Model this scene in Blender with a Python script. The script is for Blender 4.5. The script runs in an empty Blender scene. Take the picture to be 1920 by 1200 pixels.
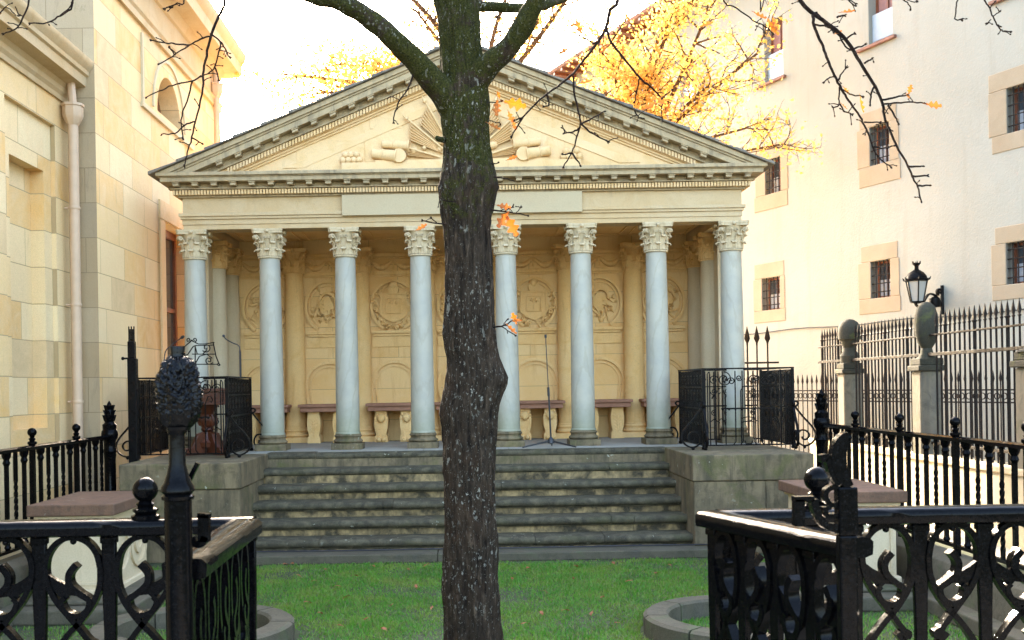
import bpy, bmesh, math, random
import numpy as np
from mathutils import Vector, Matrix, noise as mnoise
R = math.radians
PI = math.pi
rnd = random.Random(7)
scene = bpy.context.scene
C = scene.collection

# ------------------------------------------------------------------ camera
F, PX, PY, ROLL, EYE = 2000.0, 872.0, 726.0, R(0.95), 2.0
cs, sn = math.cos(ROLL), math.sin(ROLL)
cam = bpy.data.objects.new('camera', bpy.data.cameras.new('camera'))
C.objects.link(cam)
cam.matrix_world = Matrix(((cs, sn, 0, 0), (0, 0, -1, 0), (-sn, cs, 0, EYE), (0, 0, 0, 1)))
cam.data.sensor_width = 36.0
cam.data.lens = F / 1920 * 36
cam.data.shift_x = (960 - PX) / 1920
cam.data.shift_y = (PY - 600) / 1920
cam.data.clip_start = 0.1
cam.data.clip_end = 2000
cam.data.dof.use_dof = True
cam.data.dof.focus_distance = 8.5
cam.data.dof.aperture_fstop = 8.0
scene.camera = cam

# ------------------------------------------------------------------ sky, sun, exposure
SUN_EL, SUN_AZ = R(26), R(-16)          # azimuth from +Y, negative = towards the left
world = bpy.data.worlds.new('World'); scene.world = world; world.use_nodes = True
wn = world.node_tree
bg = wn.nodes['Background']
sky = wn.nodes.new('ShaderNodeTexSky'); sky.sky_type = 'NISHITA'; sky.sun_disc = False
sky.sun_elevation = SUN_EL; sky.sun_rotation = SUN_AZ
sky.air_density = 1.0; sky.dust_density = 4.0; sky.ozone_density = 0.2
wn.links.new(sky.outputs[0], bg.inputs[0]); bg.inputs[1].default_value = 0.15
sl = bpy.data.lights.new('sun', 'SUN'); sl.energy = 2.0; sl.angle = R(0.53); sl.color = (1.0, 0.86, 0.66)
sun = bpy.data.objects.new('sun', sl); C.objects.link(sun)
sd = Vector((math.sin(SUN_AZ) * math.cos(SUN_EL), math.cos(SUN_AZ) * math.cos(SUN_EL), math.sin(SUN_EL)))
sun.rotation_euler = (sd).to_track_quat('Z', 'Y').to_euler()
scene.view_settings.view_transform = 'Standard'; scene.view_settings.look = 'None'
scene.view_settings.gamma = 1.0; scene.view_settings.exposure = 3.55

def P(x, y, Y):
    """photo pixel on the plane at distance Y -> world point"""
    u, v = (x - PX) / F, (PY - y) / F
    return Vector((Y * (u * cs + v * sn), Y, EYE + Y * (-u * sn + v * cs)))

# ------------------------------------------------------------------ node helpers
def N(nt, t, ins=None, **pr):
    n = nt.nodes.new('ShaderNode' + t)
    for k, v in pr.items(): setattr(n, k, v)
    for k, v in (ins or {}).items():
        if isinstance(v, bpy.types.NodeSocket): nt.links.new(v, n.inputs[k])
        else: n.inputs[k].default_value = v
    return n
def rgba(c): return (c[0], c[1], c[2], 1.0)
def ramp(nt, fac, stops, interp='LINEAR'):
    n = nt.nodes.new('ShaderNodeValToRGB'); nt.links.new(fac, n.inputs[0])
    cr = n.color_ramp; cr.interpolation = interp
    while len(cr.elements) > 1: cr.elements.remove(cr.elements[-1])
    cr.elements[0].position = stops[0][0]
    c = stops[0][1]; cr.elements[0].color = rgba(c) if isinstance(c, (tuple, list)) else (c, c, c, 1)
    for p, c in stops[1:]:
        e = cr.elements.new(p); e.color = rgba(c) if isinstance(c, (tuple, list)) else (c, c, c, 1)
    return n.outputs[0]
def mix(nt, fac, a, b, blend='MIX'):
    n = nt.nodes.new('ShaderNodeMix'); n.data_type = 'RGBA'; n.blend_type = blend
    for i, v in ((0, fac), (6, a), (7, b)):
        if isinstance(v, bpy.types.NodeSocket): nt.links.new(v, n.inputs[i])
        else: n.inputs[i].default_value = v if i == 0 else rgba(v)
    return n.outputs[2]
def noi(nt, vec, scale, detail=5, rough=0.6, dist=0.0):
    return N(nt, 'TexNoise', {'Vector': vec, 'Scale': scale, 'Detail': detail, 'Roughness': rough, 'Distortion': dist}).outputs[0]
def mth(nt, op, a, b=0.0, clamp=False):
    n = nt.nodes.new('ShaderNodeMath'); n.operation = op; n.use_clamp = clamp
    for i, v in ((0, a), (1, b)):
        if isinstance(v, bpy.types.NodeSocket): nt.links.new(v, n.inputs[i])
        else: n.inputs[i].default_value = v
    return n.outputs[0]
def newmat(name):
    m = bpy.data.materials.new(name); m.use_nodes = True
    nt = m.node_tree
    return m, nt, nt.nodes['Principled BSDF']
def coords(nt, scale=(1, 1, 1), rand=True):
    tc = nt.nodes.new('ShaderNodeTexCoord'); v = tc.outputs['Object']
    if rand:
        oi = nt.nodes.new('ShaderNodeObjectInfo')
        off = N(nt, 'VectorMath', {0: (37.0, 19.0, 53.0), 3: oi.outputs['Random']}, operation='SCALE').outputs[0]
        v = N(nt, 'VectorMath', {0: v, 1: off}, operation='ADD').outputs[0]
    if scale != (1, 1, 1):
        v = N(nt, 'Mapping', {'Vector': v, 'Scale': scale}).outputs[0]
    return v

def stone(name, c1, c2, c3=None, scale=1.6, rough=0.85, bump=0.25, streak=0.0, streak_col=(.1, .09, .075),
          lichen=0.0, moss=0.0, moss_col=(.07, .085, .03), fine=60, edge=(.35, .68), pits=0.0, brick=None, spec=0.3):
    """weathered stone. brick = (swizzle axes, brick width, row height, mortar, tones)"""
    m, nt, b = newmat(name)
    v = coords(nt, rand=(brick is None))
    n1 = noi(nt, v, scale, 6, .6, .4)
    col = mix(nt, ramp(nt, n1, [(edge[0], 0.), (edge[1], 1.)]), c1, c2)
    h = noi(nt, v, fine, 4, .7)
    if brick:
        ax, bw, rh, mo, tones = brick
        sp = N(nt, 'SeparateXYZ', {0: v}).outputs
        cb = N(nt, 'CombineXYZ', {0: sp['XYZ'.index(ax[0])], 1: sp['XYZ'.index(ax[1])]}).outputs[0]
        bt = N(nt, 'TexBrick', {'Vector': cb, 'Color1': (0, 0, 0, 1), 'Color2': (1, 1, 1, 1), 'Mortar': (.5, .5, .5, 1), 'Scale': 1.0,
                                'Mortar Size': mo, 'Mortar Smooth': .2, 'Bias': 0.0, 'Brick Width': bw, 'Row Height': rh},
               offset=.43, offset_frequency=2, squash=1.35, squash_frequency=3)
        tone = ramp(nt, bt.outputs['Color'], tones, 'CONSTANT')
        n2 = noi(nt, v, 2.3, 5, .65, 1.2)
        tone = mix(nt, ramp(nt, n2, [(.3, .1), (.7, .8)]), tone, c2)
        col = mix(nt, mth(nt, 'MULTIPLY', bt.outputs['Fac'], .6), tone, (.20, .14, .07))
        h = mth(nt, 'SUBTRACT', mth(nt, 'MULTIPLY', h, .5), mth(nt, 'MULTIPLY', bt.outputs['Fac'], .9))
    if c3 is not None:
        n3 = noi(nt, v, scale * 2.7, 5, .65, .8)
        col = mix(nt, ramp(nt, n3, [(.5, 0.), (.72, .8)]), col, c3)
    if streak:
        sv = N(nt, 'Mapping', {'Vector': v, 'Scale': (5, 5, .7)}).outputs[0]
        s = noi(nt, sv, 1.6, 6, .7, .5)
        col = mix(nt, ramp(nt, s, [(.62 - .22 * streak, 0.), (.78 - .1 * streak, min(1, .35 + streak * .6))]), col, streak_col)
    if moss:
        s = noi(nt, v, 2.2, 6, .7, .6)
        col = mix(nt, ramp(nt, s, [(.68 - .33 * moss, 0.), (.82 - .25 * moss, .85)]), col, moss_col)
    if lichen:
        lm = mth(nt, 'MULTIPLY', ramp(nt, noi(nt, v, 13, 4, .6, .4), [(.665, 0.), (.69, 1.)]), ramp(nt, noi(nt, v, 1.3, 2), [(.62 - .25 * lichen, 0.), (.72 - .25 * lichen, 1.)]))
        col = mix(nt, mth(nt, 'MULTIPLY', lm, .8), col, (.36, .36, .27))
    if pits:
        pv = noi(nt, v, 24, 3, .5)
        col = mix(nt, ramp(nt, pv, [(.25, pits), (.36, 0.)]), col, (.12, .08, .04))
    col = mix(nt, ramp(nt, noi(nt, v, 95, 2, .6), [(.3, .22), (.6, 0.)]), col, (.18, .14, .09))
    nt.links.new(col, b.inputs['Base Color'])
    b.inputs['Roughness'].default_value = rough; b.inputs['Specular IOR Level'].default_value = spec
    big = noi(nt, v, 9, 4, .6)
    hh = mth(nt, 'ADD', mth(nt, 'MULTIPLY', h, .5), mth(nt, 'MULTIPLY', big, .9))
    nt.links.new(N(nt, 'Bump', {'Strength': bump, 'Distance': .02, 'Height': hh}).outputs[0], b.inputs['Normal'])
    return m

def iron(name, base=(.0012, .0012, .0014), rough=.1, bump=.22, rust=0.0, spec=.07):
    m, nt, b = newmat(name); v = coords(nt)
    n1 = noi(nt, v, 55, 5, .7)
    col = mix(nt, ramp(nt, n1, [(.4, 0.), (.75, 1.)]), base, tuple(c * 2.4 + .0006 for c in base))
    if rust: col = mix(nt, ramp(nt, noi(nt, v, 12, 5, .7), [(.55, 0.), (.7, rust)]), col, (.07, .03, .015))
    nt.links.new(col, b.inputs['Base Color'])
    nt.links.new(ramp(nt, noi(nt, v, 18, 4), [(.3, rough * .6), (.75, rough * 1.9)]), b.inputs['Roughness'])
    vo = N(nt, 'TexVoronoi', {'Vector': v, 'Scale': 130.0})
    rc_ = N(nt, 'SeparateColor', {0: vo.outputs['Color']}).outputs
    dr = mth(nt, 'MULTIPLY', ramp(nt, vo.outputs['Distance'], [(.0, 1.), (.2, .75), (.3, 0.)]), mth(nt, 'LESS_THAN', rc_[0], .38))
    hh = mth(nt, 'ADD', mth(nt, 'MULTIPLY', noi(nt, v, 26, 4, .55), .7), mth(nt, 'MULTIPLY', dr, 1.1))
    nt.links.new(N(nt, 'Bump', {'Strength': bump, 'Distance': .006, 'Height': hh}).outputs[0], b.inputs['Normal'])
    b.inputs['Specular IOR Level'].default_value = spec
    return m
def plain(name, c, rough=.6, metal=0.0, var=.25, scale=12, bump=.15):
    m, nt, b = newmat(name); v = coords(nt)
    col = mix(nt, ramp(nt, noi(nt, v, scale, 5, .65), [(.3, 0.), (.75, 1.)]), c, tuple(x * (1 - var) for x in c))
    nt.links.new(col, b.inputs['Base Color']); b.inputs['Roughness'].default_value = rough; b.inputs['Metallic'].default_value = metal
    nt.links.new(N(nt, 'Bump', {'Strength': bump, 'Distance': .01, 'Height': noi(nt, v, scale * 5, 4, .65)}).outputs[0], b.inputs['Normal'])
    return m

M = {}
M['sand'] = stone('sandstone', (.54, .375, .185), (.56, .42, .24), (.48, .32, .14), scale=1.1, streak=.12, streak_col=(.32, .24, .15))
M['sand_y'] = stone('yellow_lit_sandstone', (.74, .49, .225), (.76, .54, .29), (.65, .41, .16), scale=1.1, streak=.12, streak_col=(.40, .27, .14))  # yellower stone, colour also brightened to stand for bounce light on the pediment
M['sand_w'] = stone('weathered_sandstone', (.48, .36, .20), (.41, .305, .17), (.30, .225, .13), scale=1.6, streak=.6, streak_col=(.10, .085, .06), bump=.4)
M['roofstone'] = stone('roof_stone', (.20, .17, .13), (.11, .10, .085), (.3, .25, .18), scale=2.5, streak=.6, streak_col=(.04, .038, .035), bump=.6)
M['ochre'] = stone('ochre_stone', (.80, .50, .19), (.82, .56, .25), (.74, .43, .135), scale=1.3, streak=.35, streak_col=(.55, .27, .07), pits=.2)
M['cream'] = stone('cream_stone', (.62, .51, .33), (.57, .44, .26), scale=1.2, streak=.2, streak_col=(.4, .3, .18))
M['carved'] = stone('carved_capital_stone', (.62, .49, .30), (.54, .42, .24), (.38, .28, .15), scale=4, streak=.15)
M['plaque'] = stone('pale_plaque_stone', (.50, .40, .24), (.49, .37, .21), scale=1.2, bump=.12, streak=.15, streak_col=(.45, .36, .24))
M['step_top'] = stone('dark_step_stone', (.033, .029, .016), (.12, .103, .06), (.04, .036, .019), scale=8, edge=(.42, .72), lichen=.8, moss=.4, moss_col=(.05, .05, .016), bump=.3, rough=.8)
M['step_riser'] = stone('stained_shaded_riser_stone', (.36, .255, .115), (.035, .029, .015), (.12, .095, .05), scale=4.5, edge=(.38, .58), streak=.6, streak_col=(.028, .024, .013), bump=.3, moss=.15)  # stains, with shade under the nosings also painted in as darker colour
M['block'] = stone('mossy_block_stone', (.20, .15, .08), (.13, .10, .055), (.075, .06, .03), scale=2.6, edge=(.42, .6), streak=.8, streak_col=(.03, .027, .016), moss=.5, moss_col=(.085, .088, .022), lichen=.5, bump=.45)
M['floor'] = stone('porch_floor_stone', (.33, .31, .25), (.27, .25, .20), scale=2.0, bump=.3, moss=.15, lichen=.1)
M['kerb'] = stone('grey_kerb_stone', (.095, .082, .053), (.065, .058, .035), (.036, .036, .02), scale=3.0, streak=.5, streak_col=(.06, .055, .045), moss=.4, moss_col=(.075, .10, .04), bump=.6)
M['brown'] = stone('red_brown_slab_stone', (.17, .088, .05), (.115, .062, .036), (.07, .045, .03), scale=7, bump=.5, streak=.6, streak_col=(.06, .036, .025), lichen=.15)
M['bench'] = stone('red_bench_stone', (.37, .18, .105), (.28, .135, .08), scale=5, bump=.3)
M['pillar'] = stone('grey_pillar_stone', (.17, .145, .10), (.115, .10, .07), (.06, .056, .038), scale=2, streak=.6, moss=.25)
M['ball'] = stone('mossy_finial_stone', (.035, .034, .022), (.024, .024, .015), scale=4, moss=.35, moss_col=(.09, .10, .015), bump=.5)
TONES = [(0, (.77, 0.570, 0.294)), (.12, (.74, 0.447, 0.155)), (.27, (.80, 0.599, 0.311)), (.4, (.68, 0.380, 0.106)), (.48, (.76, 0.523, 0.229)),
         (.62, (.74, 0.437, 0.139)), (.72, (.80, 0.627, 0.351)), (.84, (.58, 0.409, 0.204)), (.92, (.76, 0.484, 0.180))]
M['ashlar_side'] = stone('ashlar_side_wall', (.75, .515, .25), (.77, .55, .29), brick=('YZ', .95, .44, .006, TONES), streak=.12, streak_col=(.35, .24, .12), bump=.3)
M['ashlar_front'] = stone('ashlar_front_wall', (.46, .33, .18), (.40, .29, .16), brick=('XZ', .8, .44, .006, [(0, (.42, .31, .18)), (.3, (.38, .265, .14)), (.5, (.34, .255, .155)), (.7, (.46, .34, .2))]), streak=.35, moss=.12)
M['ashlar_back'] = stone('ochre_ashlar', (.80, .50, .2), (.82, .56, .26), brick=('XZ', 1.06, .5, .004, [(0, (.80, .50, .18)), (.3, (.82, .57, .25)), (.5, (.76, .45, .15)), (.7, (.82, .54, .22))]), streak=.35, streak_col=(.56, .28, .075), bump=.3)
M['iron'] = iron('black_gloss_iron')
M['iron_wet'] = iron('wet_black_iron', (.0012, .0012, .0014), .10, .22, 0, .12)
M['iron_mat'] = iron('black_worn_iron', (.004, .0036, .0034), .3, .2, .25)
M['spear'] = iron('weathered_spear_iron', (.014, .011, .009), .5, .2, .5)
M['pinkpipe'] = plain('pink_pipe_paint', (.58, .40, .25), .5, var=.15, scale=6)
M['wood'] = plain('carved_red_wood', (.13, .035, .012), .35, var=.6, scale=9, bump=.4)
M['doorwood'] = plain('red_brown_door_wood', (.22, .07, .03), .45, var=.4)
M['blackplastic'] = plain('black_plastic', (.02, .02, .022), .45)
M['tile'] = plain('roof_tile_clay', (.26, .12, .08), .8, var=.5, scale=5, bump=.5)
M['blind'] = plain('pink_roller_blind', (.34, .17, .14), .7)
M['curtain'] = plain('grey_curtain_cloth', (.42, .44, .46), .8, scale=30)
M['milkglass'] = plain('milk_glass', (.36, .345, .30), .3, var=.05)

def wall_plaster():
    m, nt, b = newmat('white_render'); v = coords(nt, rand=False)
    col = mix(nt, ramp(nt, noi(nt, v, .5, 5, .6, .3), [(.3, 0.), (.7, 1.)]), (.30, .292, .245), (.272, .26, .21))
    sv = N(nt, 'Mapping', {'Vector': v, 'Scale': (1.5, 1.5, .16)}).outputs[0]
    col = mix(nt, ramp(nt, noi(nt, sv, 1.5, 6, .7, .3), [(.52, 0.), (.8, .5)]), col, (.20, .18, .135))
    col = mix(nt, ramp(nt, noi(nt, v, 2.2, 6, .7), [(.56, 0.), (.75, .35)]), col, (.24, .215, .165))
    nt.links.new(col, b.inputs['Base Color']); b.inputs['Roughness'].default_value = .9
    nt.links.new(N(nt, 'Bump', {'Strength': .3, 'Distance': .02, 'Height': noi(nt, v, 20, 5)}).outputs[0], b.inputs['Normal'])
    return m
M['plaster'] = wall_plaster()
M['surround'] = stone('tan_window_stone', (.27, .21, .135), (.31, .25, .17), scale=1.5, bump=.2)

def marble():
    m, nt, b = newmat('pale_marble'); v = coords(nt)
    sp = N(nt, 'Mapping', {'Vector': v, 'Scale': (2.2, 2.2, .8), 'Rotation': (.3, .5, 0)}).outputs[0]
    wv = N(nt, 'TexWave', {'Vector': sp, 'Scale': 1.1, 'Distortion': 9.0, 'Detail': 5.0, 'Detail Roughness': .6}).outputs['Fac']
    col = mix(nt, ramp(nt, wv, [(.0, .6), (.1, 0.)]), (.41, .378, .285), (.33, .295, .20))
    col = mix(nt, ramp(nt, noi(nt, v, 3, 5, .65), [(.4, 0.), (.75, .8)]), col, (.295, .29, .24))
    # mossy damp foot of each shaft
    z = N(nt, 'SeparateXYZ', {0: nt.nodes.new('ShaderNodeTexCoord').outputs['Object']}).outputs[2]
    dz = mth(nt, 'ADD', z, mth(nt, 'MULTIPLY', noi(nt, v, 9, 5, .7), .55))
    col = mix(nt, ramp(nt, dz, [(.42, .8), (.95, 0.)]), col, (.20, .215, .125))
    oi = nt.nodes.new('ShaderNodeObjectInfo')
    col = mix(nt, mth(nt, 'MULTIPLY', oi.outputs['Random'], .28), col, (.36, .34, .27))
    nt.links.new(col, b.inputs['Base Color']); b.inputs['Roughness'].default_value = .5
    nt.links.new(N(nt, 'Bump', {'Strength': .12, 'Distance': .01, 'Height': noi(nt, v, 40, 4)}).outputs[0], b.inputs['Normal'])
    return m
M['marble'] = marble()

def bark(name, base, mossy=1.0, spots=1.0):
    m, nt, b = newmat(name); v = coords(nt, rand=False)
    sv = N(nt, 'Mapping', {'Vector': v, 'Scale': (1, 1, .2)}).outputs[0]
    n1 = noi(nt, sv, 46, 8, .72, .8); n0 = noi(nt, sv, 17, 5, .65, 1.2)
    rid = mth(nt, 'ADD', mth(nt, 'MULTIPLY', n1, .6), mth(nt, 'MULTIPLY', n0, .5))
    col = ramp(nt, rid, [(.40, tuple(c * .12 for c in base)), (.52, tuple(c * .7 for c in base)), (.60, base), (.72, tuple(c * 3.2 for c in base))])
    col = mix(nt, ramp(nt, noi(nt, v, 4.0, 5, .65), [(.5, 0.), (.7, .55)]), col, (base[0] * 1.35, base[1] * 1.05, base[2] * .85))
    if mossy:
        z = N(nt, 'SeparateXYZ', {0: v}).outputs[2]
        zz = ramp(nt, mth(nt, 'MULTIPLY', z, .2), [(.30, .0), (.55, .12), (.66, .30), (.8, .36)])
        mk = mth(nt, 'ADD', mth(nt, 'ADD', noi(nt, v, 5.2, 7, .75, .5), zz), mth(nt, 'MULTIPLY', noi(nt, v, 60, 4, .75), .35))
        col = mix(nt, ramp(nt, mk, [(.93, 0.), (1.12, .9 * mossy)]), col, mix(nt, ramp(nt, noi(nt, v, 120, 3), [(.35, 0.), (.65, 1.)]), (.010, .012, .002), (.050, .050, .008)))
    if spots:
        msk = ramp(nt, noi(nt, v, 2.4, 3), [(.40, 0.), (.62, 1.)])
        lv = N(nt, 'Mapping', {'Vector': v, 'Scale': (1, 1, .55)}).outputs[0]
        for sc, lo, ms in ((38, .635, msk), (85, .64, msk), (140, .69, None)):
            t_ = ramp(nt, noi(nt, lv, sc, 3, .55, .3), [(lo, 0.), (lo + .02, 1.)])
            if ms is not None: t_ = mth(nt, 'MULTIPLY', t_, ms)
            col = mix(nt, mth(nt, 'MULTIPLY', t_, .85 * spots), col, (.27, .26, .21))
    nt.links.new(col, b.inputs['Base Color']); b.inputs['Roughness'].default_value = .9
    b.inputs['Specular IOR Level'].default_value = .12
    nt.links.new(N(nt, 'Bump', {'Strength': 1.0, 'Distance': .03, 'Height': rid}).outputs[0], b.inputs['Normal'])
    return m
M['bark'] = bark('oak_bark', (.036, .0255, .0165))
M['twigbark'] = bark('twig_bark', (.022, .013, .009), .0, .0)
M['farbark'] = bark('far_tree_bark', (.12, .07, .035), 0, 0)

def leafmat(name, c1, c2, trans=.5):
    m, nt, b = newmat(name)
    oi = N(nt, 'TexCoord').outputs['Object']
    col = mix(nt, ramp(nt, noi(nt, oi, 3.5, 3), [(.35, 0.), (.65, 1.)]), c1, c2)
    nt.links.new(col, b.inputs['Base Color']); b.inputs['Roughness'].default_value = .55
    tr = N(nt, 'BsdfTranslucent', {'Color': col})
    ms = N(nt, 'MixShader', {0: trans, 1: b.outputs[0], 2: tr.outputs[0]})
    nt.links.new(ms.outputs[0], nt.nodes['Material Output'].inputs[0])
    return m
M['yellowleaf'] = leafmat('yellow_autumn_leaf', (.84, .58, .17), (.80, .45, .08), .58)
M['orangeleaf'] = leafmat('orange_oak_leaf', (.34, .075, .003), (.36, .14, .006), .4)
M['brownleaf'] = leafmat('brown_fallen_leaf', (.25, .075, .012), (.2, .05, .01), .1)

def grassmat():
    m, nt, b = newmat('grass_blade'); v = coords(nt, rand=False)
    n = noi(nt, v, 1.7, 5, .65, .3)
    col = ramp(nt, n, [(.3, (.04, .19, .006)), (.48, (.075, .27, .009)), (.6, (.14, .29, .016)), (.7, (.20, .22, .04)), (.8, (.19, .14, .05))])
    w = N(nt, 'TexWhiteNoise', {'Vector': N(nt, 'VectorMath', {0: v, 1: (.02, .02, 5.)}, operation='SNAP').outputs[0]}).outputs[0]
    col = mix(nt, ramp(nt, w, [(.2, .5), (.6, 0.), (.9, 0.), (.97, .8)]), col, (.24, .22, .07), 'MIX')
    nt.links.new(col, b.inputs['Base Color']); b.inputs['Roughness'].default_value = .6
    tr = N(nt, 'BsdfTranslucent', {'Color': col})
    nt.links.new(N(nt, 'MixShader', {0: .3, 1: b.outputs[0], 2: tr.outputs[0]}).outputs[0], nt.nodes['Material Output'].inputs[0])
    return m
M['grass'] = grassmat()
M['soil'] = plain('lawn_soil', (.05, .06, .018), .95, var=.5, scale=6)
M['paving'] = stone('street_paving', (.42, .38, .31), (.36, .33, .27), scale=1.5, bump=.2)
def glassmat():
    m, nt, b = newmat('window_glass')
    b.inputs['Base Color'].default_value = (.05, .06, .07, 1); b.inputs['Roughness'].default_value = .08
    b.inputs['Specular IOR Level'].default_value = .7
    return m
M['glass'] = glassmat()
M['blueglass'] = plain('pale_blue_panel', (.27, .34, .39), .25, var=.1)

# ------------------------------------------------------------------ mesh builder
class MB:
    def __init__(s): s.v = []; s.f = []; s.m = []
    def add(s, vs, fs, mi=0):
        o = len(s.v); s.v += [tuple(v) for v in vs]
        s.f += [tuple(i + o for i in f) for f in fs]; s.m += [mi] * len(fs)
        return s
    def box(s, x0, x1, y0, y1, z0, z1, mi=0):
        vs = [(x, y, z) for z in (z0, z1) for y in (y0, y1) for x in (x0, x1)]
        return s.add(vs, [(0, 2, 3, 1), (4, 5, 7, 6), (0, 1, 5, 4), (2, 6, 7, 3), (0, 4, 6, 2), (1, 3, 7, 5)], mi)
    def frame_box(s, o, u, v, w, a, b, c, mi=0):
        """box centred at o with half axes along u, v, w"""
        o = Vector(o); u = Vector(u).normalized() * a; v = Vector(v).normalized() * b; w = Vector(w).normalized() * c
        vs = [o + u * i + v * j + w * k for k in (-1, 1) for j in (-1, 1) for i in (-1, 1)]
        return s.add(vs, [(0, 2, 3, 1), (4, 5, 7, 6), (0, 1, 5, 4), (2, 6, 7, 3), (0, 4, 6, 2), (1, 3, 7, 5)], mi)
    def prism(s, poly, fn, a, b, mi=0):
        """polygon of 2-D points, fn(p, t) -> world, between t=a and t=b"""
        n = len(poly)
        vs = [fn(p, a) for p in poly] + [fn(p, b) for p in poly]
        fs = [tuple(range(n))[::-1], tuple(range(n, 2 * n))]
        fs += [(i, (i + 1) % n, n + (i + 1) % n, n + i) for i in range(n)]
        return s.add(vs, fs, mi)
    def lathe(s, prof, c=(0, 0, 0), n=24, a0=0, a1=2 * PI, mi=0, sx=1, sy=1):
        full = abs(a1 - a0 - 2 * PI) < 1e-6
        k = n if full else n + 1
        vs = []
        for r, z in prof:
            for i in range(k):
                a = a0 + (a1 - a0) * i / n
                vs.append((c[0] + r * math.cos(a) * sx, c[1] + r * math.sin(a) * sy, c[2] + z))
        fs = []
        for j in range(len(prof) - 1):
            for i in range(n):
                i2 = (i + 1) % k
                fs.append((j * k + i, j * k + i2, (j + 1) * k + i2, (j + 1) * k + i))
        if full:
            if prof[0][0] > 1e-5: fs.append(tuple(range(k))[::-1])
            if prof[-1][0] > 1e-5: fs.append(tuple(range((len(prof) - 1) * k, len(prof) * k)))
        return s.add(vs, fs, mi)
    def tube(s, pts, rad, n=8, mi=0):
        pts = [Vector(p) for p in pts]; m = len(pts)
        rad = rad if isinstance(rad, (list, tuple)) else [rad] * m
        ref = Vector((0, 0, 1)) if abs((pts[-1] - pts[0]).normalized().z) < .9 else Vector((1, 0, 0))
        vs = []
        nrm = None
        for i in range(m):
            t = (pts[min(i + 1, m - 1)] - pts[max(i - 1, 0)]).normalized()
            if nrm is None: nrm = (ref - t * ref.dot(t)).normalized()
            else:
                nn = nrm - t * nrm.dot(t)
                nrm = nn.normalized() if nn.length > 1e-6 else nrm
            bn = t.cross(nrm)
            for k in range(n):
                a = 2 * PI * k / n
                vs.append(pts[i] + (nrm * math.cos(a) + bn * math.sin(a)) * rad[i])
        fs = [(i * n + k, i * n + (k + 1) % n, (i + 1) * n + (k + 1) % n, (i + 1) * n + k) for i in range(m - 1) for k in range(n)]
        fs += [tuple(range(n))[::-1], tuple(range((m - 1) * n, m * n))]
        return s.add(vs, fs, mi)
    def strip(s, pts, nrm, w, th, mi=0, closed=False):
        """flat bar along pts lying in the plane with normal nrm; w along nrm, th in the plane (may be a list)"""
        pts = [Vector(p) for p in pts]; m = len(pts); nrm = Vector(nrm).normalized()
        th = th if isinstance(th, (list, tuple)) else [th] * m
        w = w if isinstance(w, (list, tuple)) else [w] * m
        vs = []
        for i in range(m):
            a, b_ = (pts[(i - 1) % m], pts[(i + 1) % m]) if closed else (pts[max(i - 1, 0)], pts[min(i + 1, m - 1)])
            t = (b_ - a).normalized(); sd_ = nrm.cross(t).normalized()
            for q, r_ in ((-1, -1), (1, -1), (1, 1), (-1, 1)):
                vs.append(pts[i] + sd_ * (th[i] / 2 * q) + nrm * (w[i] / 2 * r_))
        fs = []
        for i in range(m if closed else m - 1):
            j = (i + 1) % m
            fs += [(i * 4 + k, i * 4 + (k + 1) % 4, j * 4 + (k + 1) % 4, j * 4 + k) for k in range(4)]
        if not closed: fs += [(3, 2, 1, 0), tuple(range((m - 1) * 4, m * 4))]
        return s.add(vs, fs, mi)
    def ball(s, c, r, n=14, mi=0, sz=1.0):
        prof = [(max(1e-6, r * math.sin(PI * i / n)), -r * sz * math.cos(PI * i / n)) for i in range(n + 1)]
        return s.lathe(prof, c, n * 2 if n < 12 else 24, mi=mi)
    def build(s, name, mats, parent=None, smooth=35, bevel=0.0, local=False, loc=None):
        me = bpy.data.meshes.new(name)
        off = Vector((0, 0, 0))
        if parent is not None and not local: off = wloc(parent)
        elif parent is None and loc is not None: off = Vector(loc)
        vs = [(v[0] - off.x, v[1] - off.y, v[2] - off.z) for v in s.v]
        me.from_pydata(vs, [], s.f)
        mats = mats if isinstance(mats, (list, tuple)) else [mats]
        for m in mats: me.materials.append(m)
        if len(mats) > 1: me.polygons.foreach_set('material_index', s.m)
        me.update()
        bm = bmesh.new(); bm.from_mesh(me); bmesh.ops.recalc_face_normals(bm, faces=bm.faces); bm.to_mesh(me); bm.free()
        if smooth:
            me.polygons.foreach_set('use_smooth', [True] * len(me.polygons))
            me.set_sharp_from_angle(angle=R(smooth))
        o = bpy.data.objects.new(name, me); C.objects.link(o)
        if parent is not None: o.parent = parent
        elif loc is not None: o.location = loc
        if bevel:
            b = o.modifiers.new('bevel', 'BEVEL'); b.width = bevel; b.segments = 2; b.limit_method = 'ANGLE'; b.angle_limit = R(40)
        return o
def wloc(o):
    v = Vector(o.location)
    while o.parent: o = o.parent; v = v + o.location
    return v
def tag(o, label=None, cat=None, group=None, kind=None):
    for k, v in (('label', label), ('category', cat), ('group', group), ('kind', kind)):
        if v: o[k] = v
    return o
def thing(name, label, cat, loc=(0, 0, 0), group=None):
    o = bpy.data.objects.new(name, None); C.objects.link(o); o.location = loc; o.empty_display_size = .2
    return tag(o, label, cat, group)
def copy_tree(o, parent=None):
    c = o.copy(); C.objects.link(c); c.parent = parent
    for ch in list(o.children): copy_tree(ch, c)
    return c
def spiral(c, r0, r1, a0, turns, n=26):
    return [(c[0] + (r0 + (r1 - r0) * i / n) * math.cos(a0 + turns * 2 * PI * i / n), c[1] + (r0 + (r1 - r0) * i / n) * math.sin(a0 + turns * 2 * PI * i / n)) for i in range(n + 1)]
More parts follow.
